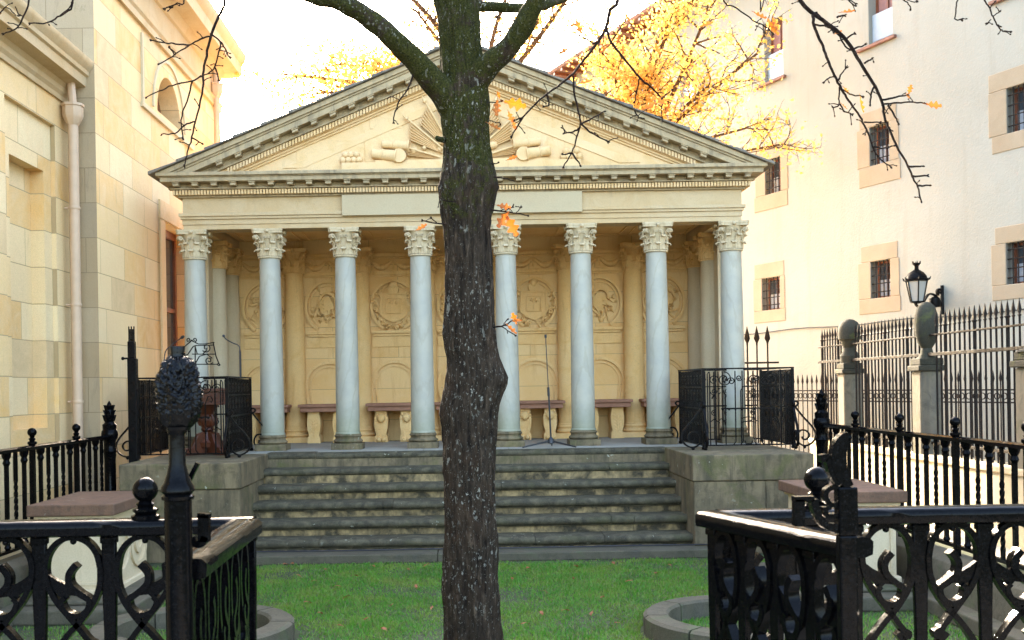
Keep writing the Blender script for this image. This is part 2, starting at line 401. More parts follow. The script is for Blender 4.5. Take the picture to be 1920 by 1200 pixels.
def smooth_path(pts, k=6):
    """Catmull-Rom through pts"""
    p = [Vector(q) for q in pts]; out = []
    for i in range(len(p) - 1):
        a, b, c, d = p[max(i - 1, 0)], p[i], p[i + 1], p[min(i + 2, len(p) - 1)]
        for j in range(k):
            t = j / k
            out.append(.5 * ((2 * b) + (c - a) * t + (2 * a - 5 * b + 4 * c - d) * t * t + (3 * b - a - 3 * c + d) * t ** 3))
    out.append(p[-1]); return out
def holes_wall(mb, s0, s1, z0, z1, holes, fn, depth, mi=0):
    """wall sheet with rectangular holes and their reveals; fn(s, z, d) -> world, d into the wall"""
    ss = sorted({s0, s1, *[h[0] for h in holes], *[h[1] for h in holes]})
    zs = sorted({z0, z1, *[h[2] for h in holes], *[h[3] for h in holes]})
    for i in range(len(ss) - 1):
        for j in range(len(zs) - 1):
            cx, cz = (ss[i] + ss[i + 1]) / 2, (zs[j] + zs[j + 1]) / 2
            if any(h[0] < cx < h[1] and h[2] < cz < h[3] for h in holes): continue
            mb.add([fn(ss[i], zs[j], 0), fn(ss[i + 1], zs[j], 0), fn(ss[i + 1], zs[j + 1], 0), fn(ss[i], zs[j + 1], 0)], [(0, 1, 2, 3)], mi)
    for h in holes:
        d = h[4] if len(h) > 4 else depth
        q = [(h[0], h[2]), (h[1], h[2]), (h[1], h[3]), (h[0], h[3])]
        for k in range(4):
            a, b = q[k], q[(k + 1) % 4]
            mb.add([fn(a[0], a[1], 0), fn(b[0], b[1], 0), fn(b[0], b[1], d), fn(a[0], a[1], d)], [(0, 1, 2, 3)], mi)

# ------------------------------------------------------------------ ground
g = MB(); g.add([(-900, -300, 0), (900, -300, 0), (900, 1500, 0), (-900, 1500, 0)], [(0, 1, 2, 3)])
tag(g.build('ground', M['soil'], smooth=0), kind='structure')
st = MB(); st.add([(5.9, 2, .004), (40, 2, .004), (40, 60, .004), (5.9, 60, .004)], [(0, 1, 2, 3)])
st.add([(-5.9, 18.2, .004), (5.9, 18.2, .004), (5.9, 60, .004), (-5.9, 60, .004)], [(0, 1, 2, 3)])
tag(st.build('street', M['paving'], smooth=0), kind='structure')
pt = MB(); pt.add([(-5, -6, .004), (5, -6, .004), (5, 3.55, .004), (-5, 3.55, .004)], [(0, 1, 2, 3)])
tag(pt.build('path', M['paving'], smooth=0), kind='structure')

FZ = 1.16            # porch floor
YC = 15.0            # front column line
CXS = [-3.77, -2.715, -1.655, -.6, .6, 1.655, 2.715, 3.77]

# ------------------------------------------------------------------ the portico
por = thing('portico', 'classical stone portico with eight pale columns and carved triangular pediment', 'temple', (0, 15, 0))
b = MB()
b.box(-4.08, 4.08, 14.215, 17.7, 0, FZ - .02)
b.build('podium', M['block'], por, bevel=.01)
b = MB()
xs = np.linspace(-4.05, 4.05, 8)
for i in range(7):
    for (y0, y1) in ((14.4, 15.3), (15.306, 16.3), (16.306, 17.3)):
        b.box(xs[i] + .003, xs[i + 1] - .003, y0, y1, FZ - .05, FZ + .0)
b.build('floor', M['floor'], por, smooth=0, bevel=.004)

def column_parts(mat_shaft, mat_cap, mat_base, name):
    b = MB()
    prof = []
    for i in range(15):
        t = i / 14
        prof.append((.166 - .024 * t ** 1.6, .24 + (2.68 - .24) * t))
    prof = [(.178, .215), (.176, .235)] + prof + [(.143, 2.69)]
    b.lathe(prof, n=32)
    sh = b.build(name, mat_shaft, None, local=True)
    b = MB(); b.box(-.215, .215, -.215, .215, 0, .085)
    q = [(.19, .086)] + [(.185 + .024 * math.sin(PI * i / 8), .088 + .05 * i / 8) for i in range(9)] + [(.183, .142), (.176, .155), (.18, .168)]
    q += [(.178 + .016 * math.sin(PI * i / 6), .17 + .034 * i / 6) for i in range(7)] + [(.178, .216)]
    b.lathe(q, n=32)
    bs = b.build('base', mat_base, sh, local=True, bevel=.006)
    b = MB(); z0 = 2.685
    b.lathe([(.14, z0), (.163, z0 + .002), (.168, z0 + .012), (.163, z0 + .024), (.147, z0 + .026), (.143, z0 + .05), (.146, z0 + .15), (.154, z0 + .24), (.172, z0 + .31), (.19, z0 + .345), (.1, z0 + .35)], n=28)
    for row, (zt, k, off, dr) in enumerate(((.125, 8, 0, .0), (.225, 8, PI / 8, .008))):
        for i in range(k):
            a = 2 * PI * i / k + off
            e = Vector((math.cos(a), math.sin(a), 0)); tn = Vector((-e.y, e.x, 0))
            pts = [e * r + Vector((0, 0, z0 + z)) for r, z in ((.150 + dr, .03), (.152 + dr, zt * .55), (.160 + dr, zt * .86), (.180 + dr, zt), (.200 + dr, zt - .004), (.207 + dr, zt - .022))]
            b.strip(smooth_path(pts, 3), tn, [.095 - .035 * j / 15 for j in range(16)], .013)
            b.strip(smooth_path([p + e * .008 for p in pts], 2), tn, .014, .014)
    for i in range(4):
        a = PI / 4 + i * PI / 2
        e = Vector((math.cos(a), math.sin(a), 0)); tn = Vector((-e.y, e.x, 0))
        for sg in (-1, 1):
            pl = [(.150, .17), (.168, .23), (.198, .287), (.232, .318)] + [(.232 + .0 + p[0], .286 + p[1]) for p in spiral((0, 0), .032, .006, PI / 2, -1.6, 20)]
            b.strip([e * r + Vector((0, 0, z0 + z)) + tn * (.017 * sg) for r, z in pl], tn, .028, .012)
        b.ball(e * .232 + Vector((0, 0, z0 + .286)), .013, 6)
        a = i * PI / 2
        e = Vector((math.cos(a), math.sin(a), 0)); tn = Vector((-e.y, e.x, 0))
        for sg in (-1, 1):      # inner helices meeting below the abacus flower
            pl = [(.06, .2), (.055, .25), (.04, .29)] + [(.033 + p[0], .285 + p[1]) for p in spiral((0, 0), .022, .005, 0, 1.4, 14)]
            b.strip([e * .187 + tn * (sg * x) + Vector((0, 0, z0 + z)) for x, z in pl], e, .022, .009)
        b.ball(e * .207 + Vector((0, 0, z0 + .372)), .028, 6)
    ab = []
    for i in range(4):
        a = PI / 4 + i * PI / 2
        p0 = Vector((math.cos(a), math.sin(a))) * .275; p1 = Vector((math.cos(a + PI / 2), math.sin(a + PI / 2))) * .275
        t = Vector((-math.sin(a), math.cos(a))) * .022
        p0b = p0 + t; p1b = p1 + Vector((math.sin(a + PI / 2), -math.cos(a + PI / 2))) * .022
        mid = Vector((math.cos(a + PI / 4), math.sin(a + PI / 4)))
        for j in range(7):
            u = j / 6; q = p0b.lerp(p1b, u) - mid * (.028 * math.sin(PI * u))
            ab.append((q.x, q.y))
    b.prism(ab, lambda p, t: (p[0], p[1], t), z0 + .345, z0 + .378)
    b.prism([(x * 1.03, y * 1.03) for x, y in ab], lambda p, t: (p[0], p[1], t), z0 + .378, z0 + .4065)
    cp = b.build('capital', mat_cap, sh, local=True)
    return sh
def put(o, x, y, z): o.parent = por; o.location = (x - por.location.x, y - por.location.y, z - por.location.z)
col0 = column_parts(M['marble'], M['carved'], M['block'], 'column')
for i, x in enumerate(CXS):
    o = col0 if i == 0 else copy_tree(col0)
    put(o, x, YC, FZ); o.rotation_euler = (0, 0, (i % 4) * PI / 2)
eng0 = column_parts(M['ochre'], M['ochre'], M['ochre'], 'engaged_column')
k = 0
for x in CXS[1:-1]:
    o = eng0 if k == 0 else copy_tree(eng0); k += 1
    put(o, x, 17.12, FZ); o.rotation_euler = (0, 0, (k % 4) * PI / 2)
sid0 = column_parts(M['cream'], M['ochre'], M['cream'], 'side_column')  # paler shafts and bases: light on the side columns painted into their colour
k = 0
for sx in (-1, 1):
    for y in (16.15, 17.08):
        o = sid0 if k == 0 else copy_tree(sid0); k += 1
        put(o, sx * 3.74, y, FZ)

# back wall with niches and medallions
YB = 17.2
bw = MB(); bw.box(-4.0, 4.0, YB, YB + .45, FZ, 4.45)
wall = bw.build('back_wall', M['ashlar_back'], por, smooth=0)
for sx in (-1, 1):
    b = MB(); b.box(min(sx * 3.76, sx * 4.0), max(sx * 3.76, sx * 4.0), 15.75, YB - .003, FZ, 4.252)
    b.build('side_wall', M['cream'], por, smooth=0)  # pale colour carries the light falling on the porch sides
BAYS = [-3.19, -2.185, -1.128, 0, 1.128, 2.185, 3.19]
def XZ(y): return lambda p, t: (p[0], y + t, p[1])
for bi, bx in enumerate(BAYS):
    hw = .36 if bx else .43
    # ledges, mouldings
    b = MB()
    b.box(bx - hw, bx + hw, YB - .07, YB + .002, 2.885, 2.935); b.box(bx - hw + .03, bx + hw - .03, YB - .04, YB + .002, 2.845, 2.884)
    b.box(bx - hw, bx + hw, YB - .018, YB + .002, 2.67, 2.84)
    b.build('ledge', M['ochre'], wall, smooth=0, bevel=.006)
    b = MB()
    b.box(bx - .40, bx + .40, YB - .045, YB + .002, 3.83, 3.89); b.box(bx - .40, bx + .40, YB - .03, YB + .002, 3.80, 3.829)
    b.box(bx - .40, bx + .40, YB - .05, YB + .002, 4.12, 4.18); b.box(bx - .40, bx + .40, YB - .025, YB + .002, 4.09, 4.119)
    b.build('moulding', M['ochre'], wall, smooth=0, bevel=.006)
    b = MB()
    for kx in range(2):
        cx = bx - .19 + kx * .38
        pts = [(cx - .17 + .34 * j / 12, YB - .012, 4.06 - .11 * math.sin(PI * j / 12)) for j in range(13)]
        b.tube(pts, [.018 + .028 * math.sin(PI * j / 12) for j in range(13)], 8)
        b.ball((cx - .18, YB - .01, 4.04), .03, 8); b.tube([(cx - .18, YB - .006, 4.03), (cx - .19, YB - .01, 3.93)], .016, 6)
        for j in range(5): b.ball((cx - .1 + .05 * j, YB - .018, 3.985 - .02 * (2 - abs(j - 2))), .022, 6)
    b.ball((bx + .37, YB - .01, 4.04), .03, 8); b.tube([(bx + .37, YB - .006, 4.03), (bx + .375, YB - .01, 3.93)], .016, 6)
    b.build('garland', M['ochre'], wall)
    # horseshoe niche frame
    b = MB()
    for (a, th, ww) in ((.375 if bx else .42, .05, .08), (.305 if bx else .35, .024, .05)):
        pts = []
        zc = 2.06
        for j in range(-1, 22):
            if j < 0: continue
            an = PI * 1.0 * j / 21
            pts.append((bx + a * math.cos(an), YB - .0, zc + a * 1.0 * math.sin(an)))
        pts = [(bx + a * .84, YB, 1.72), (bx + a * .96, YB, 1.92)] + pts + [(bx - a * .96, YB, 1.92), (bx - a * .84, YB, 1.72)]
        b.strip(pts, (0, 1, 0), ww, th)
    b.build('niche_frame', M['ochre'], wall, smooth=50)
    # medallion
    b = MB(); zc = 3.33; a, c_ = (.355, .405) if bx else (.41, .42)
    def el(k, an): return (bx + a * k * math.cos(an), YB, zc + c_ * k * math.sin(an))
    arc = [R(-62) + (2 * PI - R(56)) * j / 40 for j in range(41)]
    b.strip([el(1.0, t) for t in arc], (0, 1, 0), .11, .045)
    b.strip([el(.84, t) for t in arc], (0, 1, 0), .06, .02)
    rr = random.Random(bi * 5 + 2)
    if abs(abs(bx) - 1.128) < .1 or bx == 0:     # crest: shield under a small crown block, with scrollwork
        sh = [(-.2, .2), (.2, .2), (.21, -.12), (.12, -.2), (0, -.25), (-.12, -.2), (-.21, -.12)]
        b.prism([(bx + x, zc + z - .01) for x, z in sh], XZ(YB), -.05, .002)
        b.strip([(bx + x * 1.0, YB - .05, zc + z - .01) for x, z in sh], (0, 1, 0), .05, .026, closed=True)
        fr = [(-.115, .12), (.115, .12), (.115, -.12), (-.115, -.12)]
        b.strip([(bx + x, YB - .05, zc + z) for x, z in fr], (0, 1, 0), .06, .02, closed=True)
        b.strip(smooth_path([(bx, YB - .055, zc - .09), (bx + .015, YB - .055, zc), (bx - .02, YB - .055, zc + .05)], 4), (0, 1, 0), .03, .02)
        for q in range(6): b.ball((bx - .045 + .018 * q, YB - .055, zc + .055 + .02 * math.sin(q * 2.1)), .02, 6)
        b.prism([(bx - .07, zc + .2), (bx + .07, zc + .2), (bx + .09, zc + .27), (bx + .05, zc + .345), (bx - .05, zc + .345), (bx - .09, zc + .27)], XZ(YB), -.09, .002)
        b.ball((bx, YB - .05, zc + .33), .07, 8)
        for sg in (-1, 1):
            for (x, z, r0, tn) in ((.235, .17, .06, 1.3), (.245, -.05, .05, 1.5), (.2, -.24, .06, 1.4), (.08, -.29, .045, 1.3)):
                sp_ = spiral((bx + sg * x, zc + z), r0, .01, R(100 if sg > 0 else 80), tn * sg, 18)
                b.strip([(p[0], YB - .004, p[1]) for p in sp_], (0, 1, 0), .08, .024)
        for q in range(44):
            an = rr.uniform(0, 2 * PI); k0 = rr.uniform(.70, .8)
            p0 = el(k0, an)
            if p0[2] < 2.96 or abs(p0[0] - bx) < .2 and p0[2] > 3.2: continue
            d_ = rr.uniform(-1.3, 1.3); L = rr.uniform(.05, .09); p1 = (p0[0] + L * math.cos(an + d_), YB - .06, p0[2] + L * math.sin(an + d_)); p2 = (p1[0] + L * .5 * math.cos(an + d_ * 2), YB - .02, p1[2] + L * .5 * math.sin(an + d_ * 2))
            b.tube([(p0[0], YB, p0[2]), p1, p2], [.012, .024, .006], 6)
    else:
        for q in range(24):
            p0 = el(rr.uniform(.2, .72), rr.uniform(PI * .6, PI * 2.3)); L = rr.uniform(.05, .12); a_ = rr.uniform(0, 2 * PI)
            if p0[2] < 3.0: continue
            b.tube([(p0[0], YB, p0[2]), (p0[0] + L * .6 * math.cos(a_), YB - .055, p0[2] + L * .6 * math.sin(a_)), (p0[0] + L * math.cos(a_ + .7), YB - .01, p0[2] + L * math.sin(a_ + .7))], [.012, .026, .006], 6)
        for q in range(7):
            x0, z0 = rr.uniform(-.18, .18), rr.uniform(-.22, .16); an = rr.uniform(.3, 2.8); L = rr.uniform(.12, .26)
            b.strip([(bx + x0 - L / 2 * math.cos(an), YB - .006, zc + z0 - L / 2 * math.sin(an)), (bx + x0 + L / 2 * math.cos(an), YB - .006, zc + z0 + L / 2 * math.sin(an))], (0, 1, 0), .09, rr.uniform(.018, .034))
        hx, hz = bx + rr.uniform(-.04, .06), zc + .02
        helm = [(-.11, -.04), (-.1, .06), (-.04, .13), (.05, .13), (.11, .05), (.13, -.05), (.06, -.07), (.05, -.14), (-.03, -.17), (-.08, -.1)]
        b.prism([(hx + x, hz + z) for x, z in helm], XZ(YB), -.07, .002)
        b.strip(smooth_path([(hx - .12, YB - .02, hz + .07), (hx - .03, YB - .02, hz + .19), (hx + .1, YB - .02, hz + .17), (hx + .16, YB - .02, hz + .04)], 5), (0, 1, 0), .10, .04)
        for q in range(10):
            an = rr.uniform(PI * .9, PI * 2.1); k2 = rr.uniform(.45, .75)
            p = el(k2, an); b.ball((p[0], YB - .004, max(p[2], 2.98)), rr.uniform(.02, .045), 6)
    b.build('medallion', M['ochre'], wall, smooth=40)

# architrave ring, ceiling, frieze
def ring(b, w, y0, z0, z1, t=.34):
    b.box(-w, w, y0, 15.17, z0, z1)
    for sx in (-1, 1):
        x0, x1 = sorted((sx * w, sx * 3.6)); b.box(x0, x1, 15.172, 17.66, z0, z1)
en = MB()
ring(en, 3.885, 14.85, 4.252, 4.318); ring(en, 3.897, 14.838, 4.319, 4.392); ring(en, 3.915, 14.815, 4.393, 4.43); ring(en, 3.935, 14.795, 4.431, 4.478)
ent = en.build('entablature', M['sand'], por, smooth=0, bevel=.005)
b = MB(); b.box(-3.89, 3.89, 14.845, 17.66, 4.479, 4.69); b.build('frieze', M['sand'], ent, smooth=0)
b = MB(); b.box(-3.59, 3.59, 15.175, YB, 4.40, 4.475)
for i in range(7):
    x0 = -3.55 + i * 1.02; b.strip([(x0 + .08, 15.3, 4.4), (x0 + .95, 15.3, 4.4), (x0 + .95, 17.0, 4.4), (x0 + .08, 17.0, 4.4)], (0, 0, 1), .04, .05, closed=True)
b.build('ceiling', M['ochre'], por, smooth=0)
pa, pb = P(645, 388, 14.79), P(1095, 385, 14.79)
b = MB(); b.box(-1.665, 1.665, 14.768, 14.85, 4.405, 4.688); b.build('plaque', M['plaque'], ent, smooth=0, bevel=.004)

# horizontal cornice
co = MB()
def layer(b, face, z0, z1, mi=0):
    w = 3.89 + (14.845 - face); b.box(-w, w, face, 17.7, z0, z1, mi)
layer(co, 14.80, 4.691, 4.715); layer(co, 14.775, 4.716, 4.792); layer(co, 14.715, 4.793, 4.812); layer(co, 14.76, 4.813, 4.877)
layer(co, 14.60, 4.878, 4.935); layer(co, 14.585, 4.936, 4.95); layer(co, 14.555, 4.951, 5.0)
cor = co.build('cornice', M['sand_w'], por, smooth=0, bevel=.006)
b = MB()
W = 4.0
n = int(2 * W / .043)
for i in range(n):
    x = -W + .02 + .043 * i
    b.box(x - .015, x + .015, 14.735, 14.78, 4.72, 4.785)
for sx in (-1, 1):
    for i in range(64):
        y = 14.8 + .043 * i; x0, x1 = sorted((sx * 3.955, sx * 4.0)); b.box(x0, x1, y - .015, y + .015, 4.72, 4.785)
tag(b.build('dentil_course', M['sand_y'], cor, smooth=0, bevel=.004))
b = MB()
def modillion(b, x, z, sl=0.0):
    for (dx0, dx1, y, za, zb) in ((-.05, .05, 14.615, .036, .052), (-.04, .04, 14.63, .0, .035)):
        b.add([(x + dx0, y, z + za + sl * dx0), (x + dx1, y, z + za + sl * dx1), (x + dx1, y, z + zb + sl * dx1), (x + dx0, y, z + zb + sl * dx0),
               (x + dx0, 14.78, z + za + sl * dx0), (x + dx1, 14.78, z + za + sl * dx1), (x + dx1, 14.78, z + zb + sl * dx1), (x + dx0, 14.78, z + zb + sl * dx0)],
              [(0, 1, 2, 3), (0, 4, 5, 1), (1, 5, 6, 2), (2, 6, 7, 3), (3, 7, 4, 0), (4, 7, 6, 5)])
for i in range(-15, 16):
    b = MB(); modillion(b, i * .262, 4.825); b.build('modillion', M['sand_w'], cor, smooth=0, bevel=.006)
for sx in (-1, 1):
    for i in range(11):
        y = 14.95 + i * .262; x0, x1 = sorted((sx * 3.9, sx * 4.10)); b = MB(); b.box(x0, x1, y - .045, y + .045, 4.825, 4.877); b.build('modillion', M['sand_w'], cor, smooth=0, bevel=.006)

# pediment
AP, SL = 6.72, .4135
def rk(b, face, a, bb, zc=5.0, back=15.2, mi=0):
    for sx in (-1, 1):
        xa, xb = (AP - a - zc) / SL, (AP - bb - zc) / SL
        poly = [(0, AP - a), (sx * xa, zc), (sx * xb, zc), (0, AP - bb)]
        b.prism(poly, lambda p, t: (p[0], t, p[1]), face, back, mi)
b = MB(); xt = (AP - .2 - 4.99) / SL
b.prism([(-xt, 4.99), (xt, 4.99), (0, AP - .2)], lambda p, t: (p[0], t, p[1]), 14.87, 17.6)
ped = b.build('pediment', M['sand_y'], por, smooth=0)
b = MB(); rk(b, 14.562, 0, .07); rk(b, 14.59, .07, .10); rk(b, 14.61, .10, .185)
rk(b, 14.76, .185, .27); rk(b, 14.72, .27, .29)
rc = b.build('raking_cornice', M['sand_w'], por, smooth=0, bevel=.006)
b = MB(); rk(b, 14.785, .29, .375); rk(b, 14.815, .375, .41); rk(b, 14.84, .41, .44)
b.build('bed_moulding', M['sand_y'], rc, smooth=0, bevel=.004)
b = MB()
for sx in (-1, 1):
    for i in range(1, 82):
        x = sx * (i * .043); z = AP - SL * abs(x)
        if z - .37 < 5.0: break
        b.add([(x + dx, y, z + dz - SL * sx * dx) for y in (14.745, 14.79) for dz in (-.368, -.296) for dx in (-.015, .015)],
              [(0, 1, 3, 2), (4, 6, 7, 5), (0, 2, 6, 4), (1, 5, 7, 3), (0, 4, 5, 1), (2, 3, 7, 6)])
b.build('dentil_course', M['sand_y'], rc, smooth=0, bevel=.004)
for sx in (-1, 1):
    for i in range(1, 15):
        x = sx * (i * .262 - .08); z = AP - SL * abs(x) - .238
        if z < 5.02: break
        b = MB(); modillion(b, x, z, -SL * sx); b.build('modillion', M['sand_w'], rc, smooth=0, bevel=.006)
b = MB(); rk(b, 14.855, .60, .72, 5.09, 14.88)
for (x0, x1, z0, z1) in ((-1.27, -.83, 5.62, 5.78), (.83, 1.27, 5.60, 5.76), (-2.3, -1.35, 5.02, 5.48), (-1.34, -.62, 5.16, 5.6)): b.box(x0, x1, 14.862, 14.88, z0, z1)
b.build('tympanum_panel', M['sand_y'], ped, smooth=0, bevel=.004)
# carved trophy
b = MB(); b.box(-1.66, 1.66, 14.78, 14.88, 5.0, 5.14); b.box(-1.2, 1.2, 14.80, 14.88, 5.14, 5.17)
rr = random.Random(3)
for sx in (-1, 1):
    for q in range(7): b.ball((sx * (1.42 + .075 * (q % 4) + .04 * (q // 4)), 14.83, 5.185 + .075 * (q // 4)), .046, 8)
    def can(x0, z0, x1, z1, r0, r1):
        p0, p1 = Vector((sx * x0, 14.83, z0)), Vector((sx * x1, 14.80, z1))
        ts = [0, .03, .05, .4, .42, .45, .47, .94, .95, 1.0]; rd = [r0 * .8, r0, r0, r0 * 1.05, r0 * 1.2, r0 * 1.2, r0 * 1.08, r1, r1 * 1.25, r1 * 1.2]
        b.tube([p0.lerp(p1, t) for t in ts], rd, 14)
    can(1.24, 5.27, .9, 5.22, .07, .085); can(1.1, 5.40, .72, 5.36, .055, .065)
    b.tube([(sx * .86, 14.85, 5.22), (sx * .86, 14.74, 5.22)], [.105, .095], 18)
    for (ox, oz, a0, a1, L, k_) in ((.06, 5.2, 42, 60, .86, 6), (.12, 5.2, 22, 40, .80, 6), (.2, 5.17, 6, 16, .68, 4), (.02, 5.25, 64, 82, .88, 6)):
        na_, nr_ = k_ * 6, 5; vs = []
        for j in range(nr_ + 1):
            for i in range(na_ + 1):
                an = R(a0 + (a1 - a0) * i / na_); tt = j / nr_
                r_ = L * (.18 + .74 * tt) * (1 - .16 * (1 - i / na_) * tt - .03 * math.sin(i / na_ * k_ * 2 * PI) * tt)
                dp = .035 + .028 * tt + .022 * tt * math.sin(i / na_ * k_ * 2 * PI)
                vs.append((sx * (ox + r_ * math.cos(an)), 14.868 - dp, oz + r_ * math.sin(an)))
        b.add(vs, [(j * (na_ + 1) + i, j * (na_ + 1) + i + 1, (j + 1) * (na_ + 1) + i + 1, (j + 1) * (na_ + 1) + i) for j in range(nr_) for i in range(na_)])
        rim = vs[nr_ * (na_ + 1):]; b.strip([(p[0], p[1] + .03, p[2]) for p in rim], (0, 1, 0), .07, .008)
        d = Vector((sx * math.cos(R(a1 + 1)), 0, math.sin(R(a1 + 1)))); o = Vector((sx * ox, 14.80, oz))
        b.tube([o + d * .1, o + d * L], .014, 8); b.tube([o + d * L, o + d * (L + .02), o + d * (L + .05), o + d * (L + .11)], [.014, .03, .026, .003], 6)
    for q in range(5):
        b.ball((sx * rr.uniform(.15, .75), 14.84, rr.uniform(5.2, 5.42)), rr.uniform(.03, .06), 6)
b.prism([(.26 * math.cos(2 * PI * q / 28), 5.5 + .36 * math.sin(2 * PI * q / 28)) for q in range(28)], lambda p, t: (p[0], t, p[1]), 14.79, 14.88)
b.strip([(.2 * math.cos(2 * PI * q / 28), 14.79, 5.5 + .28 * math.sin(2 * PI * q / 28)) for q in range(28)], (0, 1, 0), .03, .03, closed=True)
b.prism([(-.16, 5.87), (.16, 5.87), (.17, 5.98), (.1, 6.08), (-.1, 6.08), (-.17, 5.98)], lambda p, t: (p[0], t, p[1]), 14.78, 14.88)
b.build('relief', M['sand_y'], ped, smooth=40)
# roof slabs
for sx in (-1, 1):
    b = MB(); nseg = 11; xw = 4.22
    for i in range(nseg):
        x0, x1 = xw * i / nseg, xw * (i + 1) / nseg + .05
        zt = .045 + .012 * rr.random()
        q = [(sx * x0, AP - SL * x0 + .004), (sx * x1, AP - SL * x1 + .004), (sx * x1, AP - SL * x1 + zt), (sx * x0, AP - SL * x0 + .02)]
        for (y0, y1) in ((14.52 - .015 * rr.random(), 15.5), (15.51, 16.6), (16.61, 17.85)):
            b.prism(q, lambda p, t: (p[0], t, p[1]), y0, y1)
    b.build('roof_slope', M['roofstone'], por, smooth=0, bevel=.008)
b = MB(); b.tube([(0, 14.5, AP + .03), (0, 17.86, AP + .03)], .07, 10); b.build('roof_ridge', M['roofstone'], por)

# ------------------------------------------------------------------ staircase and side blocks
stc = thing('staircase', 'broad flight of mossy stone steps leading up to the columned porch', 'steps', (0, 12.2, 0))
RISE, TREAD = .187, .332
for k in range(6):
    zt = FZ - RISE * k; yf = 14.2 - TREAD * k
    w = 2.66 if k < 5 else 3.02
    x0, x1 = -w, w
    cuts = sorted([x0, x1] + [rr.uniform(-2.2, 2.2) for _ in range(rr.choice((1, 2, 3)))])
    b = MB()
    for i in range(len(cuts) - 1):
        a, c_ = cuts[i] + .003, cuts[i + 1] - .003
        rj = rr.uniform(-.004, .004)
        rad = .047
        prof = [(yf + .5 if k else yf + .3, zt), (yf + rad, zt)] + [(yf + rad - rad * math.sin(PI * j / 8), zt - rad + rad * math.cos(PI * j / 8)) for j in range(1, 9)] + [(yf + rad + .03, zt - .096), (yf + .3, zt - .09)]
        b.prism([(p[0], p[1] + rj) for p in prof], lambda p, t: (t, p[0], p[1]), a, c_)
    for i in range(len(cuts) - 1):
        a, c_ = cuts[i] + .002, cuts[i + 1] - .002
        b.box(a, c_, yf + .062, yf + .3, zt - .112, zt - .088, 0)
        b.box(a, c_, yf + .085, yf + .3, zt - RISE - .01, zt - .113, 1)
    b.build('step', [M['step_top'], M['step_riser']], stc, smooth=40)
b = MB(); b.box(-3.1, -.35, 12.2, 13.0, 0, .1); b.box(-.345, 3.1, 12.205, 13.0, 0, .098); b.build('plinth_slab', M['kerb'], stc, smooth=0, bevel=.012)
b = MB(); b.box(-2.62, 2.62, 12.9, 14.21, 0, .22); b.box(-2.62, 2.62, 13.3, 14.21, .2, .5);  b.box(-2.62, 2.62, 13.9, 14.21, .5, .9); b.build('core', M['step_riser'], stc, smooth=0)
for sx, nm in ((-1, 'left'), (1, 'right')):
    t = thing('stair_block', 'mossy stone block beside the steps carrying %s' % ('the carved wooden lectern' if sx < 0 else 'the empty iron railing without lectern'), 'stone block', (sx * 3.35, 12.45, 0), 'blocks at the ends of the steps')
    x0, x1 = sorted((sx * 2.64, sx * 4.06))
    b = MB(); b.box(x0, x1, 12.45, 14.21, .855, FZ); b.build('coping', M['block'], t, smooth=0, bevel=.014)
    b = MB()
    xm = sx * 3.5
    b.box(min(sx * 2.655, xm - sx * .003), max(sx * 2.655, xm - sx * .003), 12.47, 14.21, 0, .85); b.box(min(xm, sx * 4.05), max(xm, sx * 4.05), 12.475, 14.21, 0, .85)
    b.build('lower_course', M['block'], t, smooth=0, bevel=.012)

# ------------------------------------------------------------------ sandstone building on the left
lb = thing('sandstone_building', 'tall honey coloured ashlar building with moulded cornices left of the portico', 'building', (-5.2, 13, 0))
XN, XF, YR = -4.95, -4.6, 13.43
def LW(x): return lambda s_, z, d: (x - d, s_, z)
b = MB()
holes_wall(b, 1.0, YR, 0, 5.95, [(11.58, 13.0, 1.35, 5.27, .055), (6.4, 9.6, 1.35, 5.27, .055)], LW(XN), .055)
# back of the shallow panels, with the deeper niche
holes_wall(b, 11.58, 13.0, 1.35, 5.27, [(11.8, 12.77, 1.6, 4.67, .16)], LW(XN - .055), .16)
b.add([(XN - .215, 11.8, 1.6), (XN - .215, 12.77, 1.6), (XN - .215, 12.77, 4.67), (XN - .215, 11.8, 4.67)], [(0, 1, 2, 3)])
b.add([(XN - .055, 6.4, 1.35), (XN - .055, 9.6, 1.35), (XN - .055, 9.6, 5.27), (XN - .055, 6.4, 5.27)], [(0, 1, 2, 3)])
b.build('near_wall', M['ashlar_side'], lb, smooth=0)
b = MB(); b.add([(-12, YR, 0), (XF, YR, 0), (XF, YR, 8.4), (-12, YR, 8.4)], [(0, 1, 2, 3)])
b.build('return_wall', M['ashlar_front'], lb, smooth=0)
# far wall with lunette and tall door
b = MB(); yL, zL, rL = 16.85, 6.28, .66
YE = 20.3
holes_wall(b, YR, YE, 0, 8.4, [(yL - rL, yL + rL, zL, zL + rL, .0), (16.46, 17.8, 1.16, 4.62, .26)], LW(XF), .26)
nA = 20
for i in range(nA):
    a0, a1 = PI * i / nA, PI * (i + 1) / nA
    y0, y1 = yL + rL * math.cos(a0), yL + rL * math.cos(a1); q0, q1 = zL + rL * math.sin(a0), zL + rL * math.sin(a1)
    b.add([(XF, y0, q0), (XF, y1, q1), (XF, y1, zL + rL), (XF, y0, zL + rL)], [(0, 1, 2, 3)])
    b.add([(XF, y0, q0), (XF, y1, q1), (XF - .3, y1, q1), (XF - .3, y0, q0)], [(0, 1, 2, 3)])
b.add([(XF, yL - rL, zL), (XF, yL + rL, zL), (XF - .3, yL + rL, zL + .05), (XF - .3, yL - rL, zL + .05)], [(0, 1, 2, 3)])
b.add([(XF, YE, 0), (-12, YE, 0), (-12, YE, 8.4), (XF, YE, 8.4)], [(0, 1, 2, 3)])
b.build('far_wall', M['ashlar_side'], lb, smooth=0)
